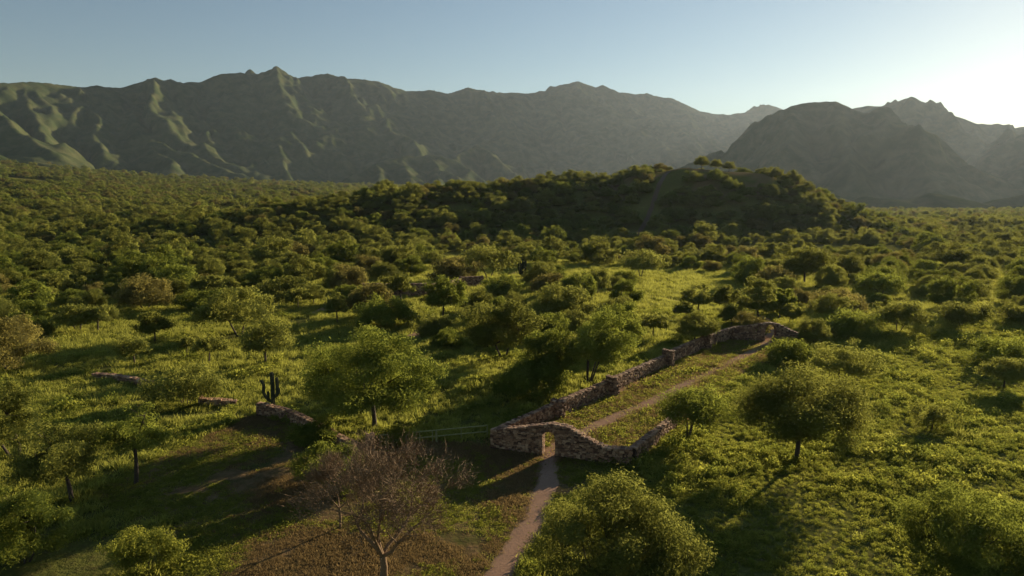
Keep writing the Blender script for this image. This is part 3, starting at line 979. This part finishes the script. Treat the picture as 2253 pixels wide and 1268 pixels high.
hand_tree('spreading bush half covering the tumbled wall', (408, 892), 800, 328, 492, 872, 'olive', 50, cat='shrub', stems=4, dens=0.8)
hand_tree('thin dark tree with a bare trunk at the edge of the dry clearing', (298, 1064), 880, 238, 372, 985, 'green', 51, dens=0.6)
hand_tree('wispy tree leaning over the dry clearing at the frame side', (158, 1105), 905, 40, 236, 1050, 'olive', 52, dens=0.75, clumps=70)
hand_tree('feathery tree cut by the frame halfway down the shaded side', (30, 1010), 815, -70, 95, 985, 'olive', 53, stems=2, dens=0.8)
hand_tree('pale feathery bush in the shaded bottom corner', (50, 1238), 1046, -40, 152, 1225, 'green', 54, cat='shrub', stems=4)
hand_tree('small fresh green bush at the bottom edge of the dry clearing', (318, 1262), 1156, 232, 386, 1245, 'herb', 55, cat='shrub', stems=3, dens=0.8)
hand_tree('leafy green bush behind the bare brown tree', (745, 1075), 968, 655, 815, 1072, 'green', 56, cat='shrub', stems=4)
def bare_tree(label, base, top, x0, x1, seed, forks=5, fork_at=0.17, r0=0.2, levels=7):
    g = ground(*base); d = depth(g)
    W = (x1 - x0) * d / FPX; Ht = height_to(g, top)
    rg = random.Random(seed)
    thick = []; fine = []
    def grow(p, dr, ln, r, lv):
        n = 4
        pts = [p]; q = p.copy(); dd = dr.copy()
        for _ in range(n):
            dd = (dd + Vector((rg.gauss(0, .16), rg.gauss(0, .16), rg.gauss(0.03, .12)))).normalized()
            q = q + dd * (ln / n); pts.append(q.copy())
        r1 = r * 0.58
        if lv >= 4: fine.append((pts, r))
        else: thick.append((np.array([tuple(v) for v in pts]), np.linspace(r, r1, n + 1)))
        if lv >= levels: return
        kids = rg.choice((2, 3, 3)) if lv < 3 else 3
        for k in range(kids):
            at_ = pts[-1] if k == 0 else pts[rg.randint(2, n)]
            side = Vector((rg.gauss(0, 1), rg.gauss(0, 1), rg.gauss(0.15, .6))).normalized()
            nd = (dd * 0.9 + side * (0.5 + 0.13 * lv)).normalized()
            grow(at_, nd, ln * rg.uniform(0.58, 0.80), r1 * (0.9 if k == 0 else 0.7), lv + 1)
    z0 = Ht * fork_at
    thick.append((np.array([(0, 0, -0.2), (0.05, 0, z0 * 0.5), (0, 0.03, z0)]), np.array([r0 * 1.25, r0, r0 * 0.9])))
    for k in range(forks):
        a = 6.28 * (k + rg.uniform(-.25, .25)) / forks
        sp = rg.uniform(0.45, 1.15)
        grow(Vector((0, 0.03, z0)), Vector((math.cos(a) * sp, math.sin(a) * sp, 1)).normalized(), Ht * 0.30, r0 * 0.62, 1)
    tw = []
    for pts, r in fine:
        for a, b in zip(pts[:-1], pts[1:]):
            sd = (b - a).cross(Vector((rg.gauss(0, 1), rg.gauss(0, 1), rg.gauss(0, 1)))).normalized() * max(r, 0.011)
            tw.append((a - sd, a + sd, b + sd * 0.6))
    V = np.array([[tuple(v) for v in t] for t in tw]).reshape(-1, 3)
    ng = np.random.default_rng(seed)
    ends = np.array([tuple(p[k]) for p, r in fine for k in (2, 4)])
    ends = ends[ng.integers(0, len(ends), int(1050 * W))] + ng.normal(0, 0.14, (int(1050 * W), 3))
    od = unit(ends - np.array([0, 0, Ht * 0.3]))
    ax = unit(od + ng.normal(0, 0.55, ends.shape)); sd = unit(np.cross(ax, ng.normal(size=ends.shape))) * 0.013
    ln = ng.uniform(0.25, 0.6, (len(ends), 1))
    V = np.concatenate([V, np.stack([ends - sd, ends + sd, ends + ax * ln], 1).reshape(-1, 3)])
    # fit the spread to the crown seen in the photograph
    fx = (W / 2) / np.percentile(np.abs(V[:, 0]), 97); fz = Ht / np.percentile(V[:, 2], 99.3)
    S = np.array([fx, fx, fz])
    e = link('tree', None, loc=g)
    Vt, Ft = tubes([(p * S, r) for p, r in thick], 6)
    link('trunk', mesh_arrays('bare_trunk', Vt, Ft, TWIG, True), e)
    link('crown', mesh_arrays('bare_twigs', V * S, np.arange(len(V)).reshape(-1, 3), TWIG), e)
    tag(e, label, 'tree', 'trees and shrubs of the meadow')
    OCC.append((g.x, g.y, W / 2))
bare_tree('leafless brown tree with a spray of fine twigs in front', (843, 1272), 985, 690, 992, 5)
bare_tree('slim leafless sapling beside the bare brown tree', (748, 1162), 1012, 668, 806, 8, forks=3, fork_at=0.3, r0=0.08)
hand_tree('leafy bush at the foot of the curved stone wall', (690, 975), 918, 640, 742, 972, 'green', 63, cat='shrub', stems=3)
hand_tree('small weedy bush beside the stone pillar', (872, 978), 930, 838, 912, 975, 'herb', 64, cat='shrub', stems=3, dens=0.6)
hand_tree('dark shrub under the grove beside the long wall', (1165, 868), 790, 1085, 1240, 866, 'green', 59, cat='shrub', stems=3)
hand_tree('round tree above the meadow behind the forked tree', (452, 660), 598, 418, 492, 646, 'olive', 60)
hand_tree('pale round tree before the hill foot, by the candelabra cactus', (1195, 590), 540, 1160, 1230, 580, 'green', 61)
hand_tree('open-crowned tree with curving trunk past the far path', (1410, 612), 545, 1360, 1466, 590, 'olive', 62, stems=2)

# prototypes for trees further off
PROTO = []
kinds = ['olive', 'green', 'brown', 'olive', 'green', 'olive', 'green', 'olive', 'green', 'olive']
for i, kd in enumerate(kinds):
    lowcb = [0.9, 0.2, 0.4, 1.6, 0.1, 0.3, 0.8, 1.2, 0.5, 0.2][i]
    t, c = make_tree_meshes('far_tree', 300 + i, 8.0, [5.6, 5.0, 5.4, 6.4, 4.6, 5.0, 5.8, 6.2, 5.2, 4.4][i], lowcb, 12000, 0.32, 0.14, LEAF[kd],
                            trunk_r=0.15, clumps=64, align=1.8, stems=[1, 2, 2, 1, 3, 2, 1, 1, 2, 3][i], sides=5)
    PROTO.append((t, c, kd))
LOW = []
for i in range(8):
    kd = ['olive', 'green', 'olive', 'brown', 'olive', 'green', 'olive', 'green'][i]
    t, c = make_tree_meshes('forest_tree', 400 + i, 8.0, 5.0 + 0.25 * (i % 4), 0.1, 2200, 0.62, 0.32, LEAF[kd], trunk_r=0.2, clumps=34, limbs=False, sides=4, align=2.2)
    LOW.append(c)
for i in range(8):
    kd = ['olive', 'green', 'olive', 'brown', 'olive', 'green', 'olive', 'olive'][i]
    t, c = make_tree_meshes('wood_tree', 450 + i, 8.0, [5.2, 4.6, 5.8, 5.0, 6.2, 4.8, 5.4, 6.0][i], [0.2, 0.1, 0.8, 0.3, 1.2, 0.1, 0.5, 0.9][i], 7500, 0.38, 0.18, LEAF[kd], trunk_r=0.2, clumps=52, limbs=False, sides=4, align=2.0)
    LOW.append(c)

rng = np.random.default_rng(77)
# candidate spots
def spots(n, ymin, ymax, power=1.0):
    y = np.sqrt(rng.uniform(ymin ** 2, ymax ** 2, n))
    x = rng.uniform(-0.92, 0.92, n) * y
    return x, y
MEADOW_CLEAR = [gxy(*p) for p in ((100, 735), (400, 690), (700, 690), (800, 700), (900, 720), (1000, 800), (1050, 950), (600, 930), (560, 850), (100, 870))]
SUN_CLEAR = [gxy(*p) for p in ((1720, 1268), (1600, 940), (1960, 745), (2400, 745), (2700, 1268))]
GRASS_CLEAR = [gxy(*p) for p in ((1410, 640), (1460, 608), (1620, 600), (1660, 640), (1600, 720), (1440, 790), (1400, 700))]

chosen = []
cell = {}
def try_put(x, y, r, strict=1.0):
    k0 = (int(x // 12), int(y // 12))
    for i in range(k0[0] - 1, k0[0] + 2):
        for j in range(k0[1] - 1, k0[1] + 2):
            for (a, b, c) in cell.get((i, j), ()):
                if (a - x) ** 2 + (b - y) ** 2 < ((r + c) * strict) ** 2:
                    return False
    cell.setdefault(k0, []).append((x, y, r))
    return True
for (a, b, c) in OCC:
    cell.setdefault((int(a // 12), int(b // 12)), []).append((a, b, c))
X, Y = spots(15000, 90, 540)
pd = path_dist(X, Y)
mc = in_poly(X, Y, MEADOW_CLEAR) | in_poly(X, Y, SUN_CLEAR) | in_poly(X, Y, GRASS_CLEAR) | in_poly(X, Y, COURT)
hd = np.min([seg_dist(X, Y, *HILLPATH[i], *HILLPATH[i + 1])[0] for i in range(0, len(HILLPATH) - 1, 3)], axis=0)
dn = fbm(X / 45, Y / 45, 2, 201)
HZ = H(X, Y)
ruin = in_poly(X, Y, [gxy(*p) for p in ((780, 690), (780, 622), (1070, 605), (1080, 690))])
for i in np.argsort(Y):
    x, y = float(X[i]), float(Y[i])
    if pd[i] < 1.5 or mc[i] or ruin[i] or hd[i] < 6.0: continue
    hillside = HZ[i] > 5
    if y < 300 and dn[i] < (0.12 if x < -25 else 0.38) and not hillside: continue
    r = float(2.7 + 4.0 * rng.uniform() ** 1.25) * (0.8 if y < 140 else 1.0)
    top = 84 < x < 152 and y > 388 and HZ[i] > 24
    if top:
        continue
    if not try_put(x, y, r, 0.70 if hillside else (1.0 if (x < -25 and y < 300) else 1.06 if y < 300 else 0.86)): continue
    chosen.append((x, y, float(HZ[i]), r))
# a few trees on the bare hilltop
HILLTOP = set()
for px, py, r in ((1544, 374, 4.9), (1576, 376, 4.3), (1604, 380, 4.6), (1452, 378, 2.4), (1474, 376, 2.0)):
    x, y, _ = at(px, py, 414)
    HILLTOP.add((round(x, 3), round(y, 3)))
    chosen.append((x, y, float(H(x, y)), r))
    # keep them individual
chosen.sort(key=lambda c: c[1] - (400 if (round(c[0], 3), round(c[1], 3)) in HILLTOP else 0))

def where(x, y, z):
    a = x / y
    if (round(x, 3), round(y, 3)) in HILLTOP: return 'standing on the bare hilltop', 'trees on the hilltop'
    if z > 5 and y > 290:
        if a < 0.0: return 'on the low end of the wooded hill', 'trees on the wooded hill'
        if a < 0.2: return 'on the middle shoulder of the wooded hill', 'trees on the wooded hill'
        return 'on the steep face of the wooded hill', 'trees on the wooded hill'
    if y > 215:
        if a < -0.35: return 'in the woodland under the sunlit spurs', 'trees of the far woodland'
        if a < 0.0: return 'in the woodland below the low end of the hill', 'trees of the far woodland'
        if a < 0.35: return 'in the belt along the hill foot', 'trees of the far woodland'
        return 'on the hazy plain beyond the hill', 'trees of the far woodland'
    if y > 140:
        if a < -0.35: return 'at the back of the shaded meadow', 'trees around the meadow'
        if a < 0.0: return 'behind the square stone ruin', 'trees around the meadow'
        if a < 0.35: return 'between the central grove and the hill', 'trees around the meadow'
        return 'at the back of the sunny meadow', 'trees around the meadow'
    if a < 0: return 'among the nearer meadow trees', 'trees around the meadow'
    return 'along the sunny side of the enclosure', 'trees around the meadow'

LANDMARKS = [(nm, ground(*p)) for nm, p in {
    'the far gateway': (1690, 748), 'the square ruin': (930, 640), 'the candelabra cactus': (1150, 610), 'the central grove': (1230, 780),
    'the fork-trunked tree': (527, 741), 'the low broken wall': (270, 840), 'the far path': (1500, 665), 'the dark dome shrub': (1870, 738),
    'the fan-trunked thorn tree': (1976, 731), 'the compact dome tree': (1939, 656), 'the flat-crowned tree': (1075, 614),
    'the brown domed tree': (320, 682), 'the bushy meadow-edge tree': (66, 692), 'the small umbrella tree': (657, 682),
    'the ruin track': (742, 690), 'the curving open-crowned tree': (1410, 612), 'the frame-edge thorn tree': (2245, 712)}.items()]
N_IND = 300 - len(OCC)
COLOURN = {'olive': 'olive', 'green': 'dark green', 'brown': 'brownish'}
SCATTERED = []
for i, (x, y, z, r) in enumerate(chosen[:N_IND]):
    hilltop = (round(x, 3), round(y, 3)) in HILLTOP
    t, c, kd = PROTO[3 if hilltop else int(rng.integers(0, len(PROTO)))]
    s = r / 3.9
    e = place_tree('tree', t, c, (x, y, z - 0.1), float(rng.uniform(0, 6.28)), (s, s, s * float(rng.uniform(0.85, 1.2))))
    wh, gp = where(x, y, z)
    size = 'small' if r < 2.9 else ('large' if r > 3.9 else 'mid-sized')
    nm, g = min(LANDMARKS, key=lambda q: math.hypot(q[1].x - x, q[1].y - y))
    dd = math.hypot(g.x - x, g.y - y)
    if dd < 48 and not hilltop and y < 260:
        dx, dy = x - g.x * y / g.y, y - g.y
        if abs(dx) < 0.35 * abs(dy): rel = 'behind' if dy > 0 else 'in front of'
        else:
            rel = ('behind and ' if dy > 0.5 * abs(dx) else 'in front and ' if dy < -0.5 * abs(dx) else '') + ('right of' if dx > 0 else 'left of')
        wh = ('close ' if dd < 11 else 'far ' if dd > 34 else 'well ' if dd > 22 else '') + rel + ' ' + nm
    elif hilltop:
        wh = 'on the bare hilltop, ' + ['by the top of the track', 'just past the track top', 'first of the three tall ones', 'middle of the three tall ones', 'last of the three tall ones'][int(np.argmin([abs(x - at(q, 376, 419)[0]) for q in (1452, 1472, 1544, 1574, 1600)]))]
    SCATTERED.append((e, f'{size} {COLOURN[kd]}', wh, gp, x / y, y))
# trees of one look in one place are told apart by their order across the picture
ORD = ['first', 'second', 'third', 'fourth', 'fifth', 'sixth', 'seventh', 'eighth', 'ninth', 'tenth', 'eleventh', 'twelfth', 'thirteenth', 'fourteenth', 'fifteenth', 'sixteenth', 'seventeenth', 'eighteenth', 'nineteenth', 'twentieth']
fam = {}
for it in SCATTERED: fam.setdefault((it[1], it[2]), []).append(it)
for (look, wh), its in fam.items():
    its.sort(key=lambda t: t[4])
    for k, it in enumerate(its):
        if len(its) == 1: lb = f'{look} thorn tree {wh}'
        elif len(its) == 2: lb = f'{look} tree {wh}, ' + ('left' if k == 0 else 'right') + ' one'
        elif len(its) <= 20: lb = f'{look} tree {wh}, {ORD[k]} from left'
        else: lb = f'{look} thorn tree {wh}'
        tag(it[0], lb, 'tree', it[3])
rest = chosen[N_IND:]

# ---- scatter "stuff" by geometry nodes
def scatter(name, label, meshes, pos, rotz, scl, idx):
    col = bpy.data.collections.new(name + '_kit')
    for i, me in enumerate(meshes):
        o = bpy.data.objects.new('%02d_%s' % (i, me.name), me)
        col.objects.link(o)
    n = len(pos)
    me = bpy.data.meshes.new(name)
    me.vertices.add(n); me.vertices.foreach_set('co', np.asarray(pos, np.float32).ravel())
    a = me.attributes.new('rot', 'FLOAT_VECTOR', 'POINT')
    a.data.foreach_set('vector', np.column_stack([np.zeros(n), np.zeros(n), rotz]).astype(np.float32).ravel())
    a = me.attributes.new('scl', 'FLOAT_VECTOR', 'POINT'); a.data.foreach_set('vector', np.asarray(scl, np.float32).ravel())
    a = me.attributes.new('idx', 'INT', 'POINT'); a.data.foreach_set('value', np.asarray(idx, np.int32))
    o = link(name, me)
    ng = bpy.data.node_groups.new(name, 'GeometryNodeTree')
    ng.interface.new_socket('Geometry', in_out='INPUT', socket_type='NodeSocketGeometry')
    ng.interface.new_socket('Geometry', in_out='OUTPUT', socket_type='NodeSocketGeometry')
    gi = ng.nodes.new('NodeGroupInput'); go = ng.nodes.new('NodeGroupOutput')
    ci = ng.nodes.new('GeometryNodeCollectionInfo'); ci.inputs['Collection'].default_value = col
    ci.inputs['Separate Children'].default_value = True; ci.inputs['Reset Children'].default_value = True
    ip = ng.nodes.new('GeometryNodeInstanceOnPoints'); ip.inputs['Pick Instance'].default_value = True
    def attr(nm, ty):
        k = ng.nodes.new('GeometryNodeInputNamedAttribute'); k.data_type = ty; k.inputs['Name'].default_value = nm
        return k.outputs['Attribute']
    L = ng.links.new
    L(gi.outputs[0], ip.inputs['Points']); L(ci.outputs[0], ip.inputs['Instance'])
    L(attr('idx', 'INT'), ip.inputs['Instance Index'])
    L(attr('rot', 'FLOAT_VECTOR'), ip.inputs['Rotation']); L(attr('scl', 'FLOAT_VECTOR'), ip.inputs['Scale'])
    L(ip.outputs[0], go.inputs[0])
    md = o.modifiers.new('scatter', 'NODES'); md.node_group = ng
    tag(o, label, kind='stuff')
    return o

# far wood: what is left of the near scatter plus the plain out to the mountains
P = [(x, y, z - 0.2, r / 3.9) for (x, y, z, r) in rest]
nfar = 48000
y = np.exp(rng.uniform(math.log(430), math.log(3300), nfar))
y = np.where(rng.uniform(size=nfar) < 0.55, np.sqrt(rng.uniform(430 ** 2, 1500 ** 2, nfar)), y)
x = rng.uniform(-1.0, 1.0, nfar) * y
z = H(x, y)
keep = (fbm(x / 60, y / 60, 2, 301) > 0.40) & ~((z > 4) & (y < 520) & (np.abs(x - 50) < 180) & (rng.uniform(size=nfar) < 0.4))
sel = np.where(keep)[0]
sc = (0.55 + 1.15 * rng.uniform(0, 1, nfar) ** 1.7) * (1 + 0.5 * smooth(700, 2200, y))
P = P + list(zip(x[sel], y[sel], z[sel] - 0.3, sc[sel]))
P = np.array(P)
scatter('distant_woodland', 'mass of olive thorn woodland covering the far plain', LOW, P[:, :3], rng.uniform(0, 6.28, len(P)),
        np.column_stack([P[:, 3], P[:, 3], P[:, 3] * rng.uniform(0.75, 1.2, len(P))]), np.where(P[:, 1] < 520, rng.integers(8, 16, len(P)), rng.integers(0, 8, len(P))))

# ---- ground cover
def herb_mesh(seed, n, w, h, L, Wd, mat):
    r = np.random.default_rng(seed)
    d = unit(r.normal(size=(n, 3))); d[:, 2] = np.abs(d[:, 2])
    p = d * (r.uniform(0.3, 1, n) ** 0.5)[:, None] * np.array([w / 2, w / 2, h])
    p += r.normal(0, 0.06, p.shape); p[:, 2] = np.abs(p[:, 2])
    V, F = leaf_tris(r, p, unit(d + np.array([0, 0, 0.5])), L, Wd, 0.8, 0.0)
    return mesh_arrays('herb', V, F, mat)
def tuft_mesh(seed, n, w, h, mat, wd=0.045):
    r = np.random.default_rng(seed)
    b = np.column_stack([r.normal(0, w / 2, (n, 2)), np.zeros(n)])
    tip = b + np.column_stack([r.normal(0, 0.35 * h, (n, 2)), r.uniform(0.5, 1.0, n) * h])
    s = unit(np.column_stack([r.normal(size=(n, 2)), np.zeros(n)])) * wd
    V = np.stack([b - s, b + s, tip], 1).reshape(-1, 3)
    return mesh_arrays('tuft', V, np.arange(3 * n).reshape(-1, 3), mat)

HERBS = [herb_mesh(500 + i, 150, 1.0, [0.42, 0.55, 0.38, 0.65][i], 0.13, 0.07, LEAF['herb' if i < 3 else 'green']) for i in range(4)]
HERBS += [herb_mesh(520 + i, 120, 0.9, 0.34, 0.12, 0.07, LEAF['grass' if i else 'herb']) for i in range(2)] + [tuft_mesh(526, 50, 0.6, 0.5, LEAF['grass'], 0.03)]
TUFTS = [tuft_mesh(530 + i, 46, 0.6, [0.5, 0.65, 0.4][i], LEAF['grass'], 0.035) for i in range(3)] + [herb_mesh(540, 60, 0.8, 0.4, 0.18, 0.09, LEAF['herb'])]
SHORTS = [tuft_mesh(550 + i, 40, [0.8, 0.9, 0.5][i], [0.13, 0.11, 0.22][i], LEAF['grass'] if i < 1 else LEAF['straw'], 0.035) for i in range(3)] + [herb_mesh(556, 50, 0.7, 0.16, 0.12, 0.07, LEAF['herb'])]

def cover(n, ymin, ymax, half=0.95):
    y = ymin + (ymax - ymin) * rng.uniform(0, 1, n) ** 0.8
    x = rng.uniform(-1, 1, n) * (y * half + 6)
    return x, y
def masks(x, y):
    return in_poly(x, y, DRY), in_poly(x, y, COURT), path_dist(x, y)
# enclosure divides the leafy weeds (sunny side) from the grass (meadow side)
def sunny(x, y):
    xl = np.interp(y, [20, LW[0][1], LW[-1][1], 200], [5.0, LW[0][0] + 4, LW[-1][0] + 5, 60])
    return x > xl + 6 * (fbm(x / 8, y / 8, 2, 401) - 0.5)
def walls_clear(x, y):
    m = np.ones(x.shape, bool)
    for i in range(len(LW) - 1):
        d, _ = seg_dist(x, y, *LW[i], *LW[i + 1]); m &= d > 0.55
    return m

x, y = cover(120000, 24, 120)
dry, court, pdist = masks(x, y)
sn = sunny(x, y)
dens = fbm(x / 5, y / 5, 3, 411)
k = ~dry & ~court & (pdist > 0.15) & walls_clear(x, y) & (sn | (dens > 0.6)) & (dens > 0.15)
x, y = x[k], y[k]; dn_ = dens[k]
s = (0.30 + 1.1 * np.clip(dn_ - 0.35, 0, 0.4)) * rng.uniform(0.6, 1.4, len(x)) * np.where(rng.uniform(size=len(x)) < 0.03, 1.9, 1.0)
scatter('undergrowth', 'dense leafy weeds and low herbs covering the ground', HERBS, np.column_stack([x, y, H(x, y) - 0.05]), rng.uniform(0, 6.28, len(x)),
        np.column_stack([s, s, s * rng.uniform(0.8, 1.3, len(x))]) * (1 + 0.004 * y[:, None]), rng.integers(0, len(HERBS), len(x)))

x, y = cover(95000, 24, 230)
dry, court, pdist = masks(x, y)
dens = fbm(x / 7, y / 7, 3, 421)
k = ~dry & ~court & (pdist > 0.1) & walls_clear(x, y) & (~sunny(x, y) | (y > 100)) & (dens > 0.28)
x, y = x[k], y[k]
s = rng.uniform(0.6, 1.25, len(x)) * (1 + 0.006 * np.maximum(0, y - 60))
scatter('meadow_grass', 'bright green meadow grass between the trees', TUFTS, np.column_stack([x, y, H(x, y) - 0.03]), rng.uniform(0, 6.28, len(x)),
        np.column_stack([s, s, s * rng.uniform(0.7, 1.2, len(x))]), rng.integers(0, len(TUFTS), len(x)))

x, y = cover(150000, 24, 105, 0.62)
dry, court, pdist = masks(x, y)
dens = fbm(x / 3, y / 3, 3, 431)
k = (dry | court) & (pdist > np.where(court, 0.12, -0.1)) & (dens > 0.27)
x, y = x[k], y[k]
dg = fbm(x / 6, y / 6, 3, 441)
s = rng.uniform(0.5, 1.2, len(x)) * (0.6 + 1.6 * np.clip(dens[k] - 0.36, 0, 0.4))
inc = in_poly(x, y, COURT)
s = s * np.where(inc, 1.5, 1.0)
idx = np.where(inc, np.array([0, 1, 1, 2, 3])[rng.integers(0, 5, len(x))], np.where(dg + rng.normal(0, 0.07, len(x)) > 0.49, np.where(rng.uniform(size=len(x)) < 0.5, 0, 3), rng.integers(1, 3, len(x))))
scatter('dry_grass', 'short dry grass in the clearing and the enclosure', SHORTS, np.column_stack([x, y, H(x, y) - 0.01]), rng.uniform(0, 6.28, len(x)),
        np.column_stack([s, s, s]), idx)

# ================================================================== SMALL THINGS
# railing
def build_railing():
    a, b = ground(836, 985), ground(1072, 962)
    e = link('railing', None, loc=a)
    tag(e, 'thin two-rail metal railing between the stone pillar and the gateway', 'railing')
    A, B = np.array(a), np.array(b)
    def pt(t, h):
        q = A + (B - A) * t
        return np.array([q[0], q[1], float(H(q[0], q[1])) + h]) - A
    for h in (1.02, 0.5):
        V, F = tubes([(np.array([pt(t, h) for t in np.linspace(0, 1, 8)]), np.full(8, 0.055))], 6)
        link('rail', mesh_arrays('rail', V, F, RAILM, True), e)
    for t in (0.0, 0.12, 0.24, 0.36, 0.48, 0.515, 0.75, 1.0):
        V, F = tubes([(np.array([pt(t, -0.1), pt(t, 0.5), pt(t, 1.06)]), np.full(3, 0.085 if t == 0.515 else 0.045))], 6)
        link('post', mesh_arrays('post', V, F, RAILM, True), e)
build_railing()

def ribbed(path, rad, ribs=11):
    sides = ribs * 2
    pts = np.asarray(path, float); n = len(pts)
    t = unit(np.gradient(pts, axis=0))
    u = unit(np.cross(t, np.array([[0.05, 1.0, 0.02]]))); v = np.cross(t, u)
    ang = np.linspace(0, 2 * np.pi, sides, endpoint=False)
    mod = 1 + 0.14 * np.where(np.arange(sides) % 2 == 0, 1, -1)
    ring = pts[:, None] + np.asarray(rad)[:, None, None] * mod[None, :, None] * (u[:, None] * np.cos(ang)[None, :, None] + v[:, None] * np.sin(ang)[None, :, None])
    a = np.arange(n - 1)[:, None] * sides + np.arange(sides)[None]
    b = np.arange(n - 1)[:, None] * sides + (np.arange(sides)[None] + 1) % sides
    return ring.reshape(-1, 3), np.stack([a, b, b + sides, a + sides], 2).reshape(-1, 4)

def cactus(label, base, stems):
    g = ground(*base)
    e = link('cactus', None, loc=g)
    tag(e, label, 'cactus')
    for k, (pts, r) in enumerate(stems):
        q = dense_line(pts, 0.12)
        q = np.vstack([q, q[-1] + [0, 0, 0.06], q[-1] + [0, 0, 0.09]])
        rad = np.full(len(q), r); rad[-3:] = [r * 0.85, r * 0.5, 0.02]
        rad[:3] = [r * 0.8, r * 0.9, r]
        V, F = ribbed(q, rad * 0.78)
        link('trunk' if k == 0 else 'arm', mesh_arrays('stem', V, F, CACTUS, False), e)
cactus('tall armed cactus standing on the curved stone wall', (602, 912),
       [([(0, 0, -0.2), (0, 0, 1.2), (0.02, 0, 2.6), (0.0, 0, 4.0)], 0.22),
        ([(0.05, 0, 1.6), (0.38, 0, 1.9), (0.46, 0, 2.6), (0.42, 0, 3.5)], 0.18),
        ([(-0.05, 0, 1.2), (-0.5, 0, 1.5), (-0.85, 0.05, 2.1), (-0.8, 0, 2.8), (-1.0, 0, 3.25)], 0.16),
        ([(-0.3, -0.1, 1.4), (-0.36, -0.15, 1.7), (-0.38, -0.15, 2.2)], 0.14),
        ([(0.3, -0.1, 1.9), (0.62, -0.1, 2.1), (0.66, -0.1, 2.5)], 0.12)])
g0 = [([(0, 0, -0.3), (0, 0, 1.0), (0, 0, 3.0), (0, 0, 5.0)], 0.28)]
for a_, r_, h_ in ((0.2, 0.8, 4.6), (1.3, 0.9, 4.2), (2.3, 0.9, 4.8), (3.2, 1.0, 4.4), (4.2, 0.8, 4.0), (5.3, 0.9, 4.7)):
    ca, sa = math.cos(a_), math.sin(a_)
    g0.append(([(0, 0, 0.9), (r_ * 0.7 * ca, r_ * 0.7 * sa, 1.3), (r_ * ca, r_ * sa, 2.4), (r_ * 1.05 * ca, r_ * 1.05 * sa, h_)], 0.2))
cactus('dark candelabra cactus beside the far clearing', (1150, 614), g0)

# dead branch over the bush on the tumbled wall
def dead_branch():
    g = ground(330, 905)
    e = link('dead_branch', None, loc=g)
    tag(e, 'pale dead branch sticking out of the weeds by the tumbled wall', 'branch')
    V, F = tubes([(bezier((0, 0, 0), (-0.6, 0, 1.2), (0.9, 0, 1.9), 8), np.linspace(0.07, 0.02, 8))], 5)
    link('limb', mesh_arrays('limb', V, F, TWIG, True), e)
    V, F = tubes([(bezier((-0.15, 0, 0.8), (-0.8, 0.1, 1.2), (-1.1, 0.1, 1.9), 6), np.linspace(0.04, 0.012, 6))], 5)
    link('twig', mesh_arrays('twig', V, F, TWIG, True), e)
dead_branch()

# ================================================================== HAZE
def build_haze():
    x0, x1, y0, y1, z0, z1 = -8800, 8800, -300, 7600, -140, 1180
    V = [(x0, y0, z0), (x1, y0, z0), (x1, y1, z0), (x0, y1, z0), (x0, y0, z1), (x1, y0, z1), (x1, y1, z1), (x0, y1, z1)]
    F = [(3, 2, 1, 0), (4, 5, 6, 7), (0, 1, 5, 4), (1, 2, 6, 5), (2, 3, 7, 6), (3, 0, 4, 7)]
    m, nt, out = new_mat('haze')
    v = node(nt, 'ShaderNodeVolumePrincipled')
    v.inputs['Color'].default_value = (0.66, 0.82, 1.0, 1)
    v.inputs['Density'].default_value = HAZE_DENSITY
    v.inputs['Anisotropy'].default_value = HAZE_ANISO
    nt.links.new(v.outputs[0], out.inputs['Volume'])
    o = link('haze', mesh_arrays('haze', V, F, m))
    tag(o, 'thin bright evening haze filling the valley', kind='stuff')
build_haze()
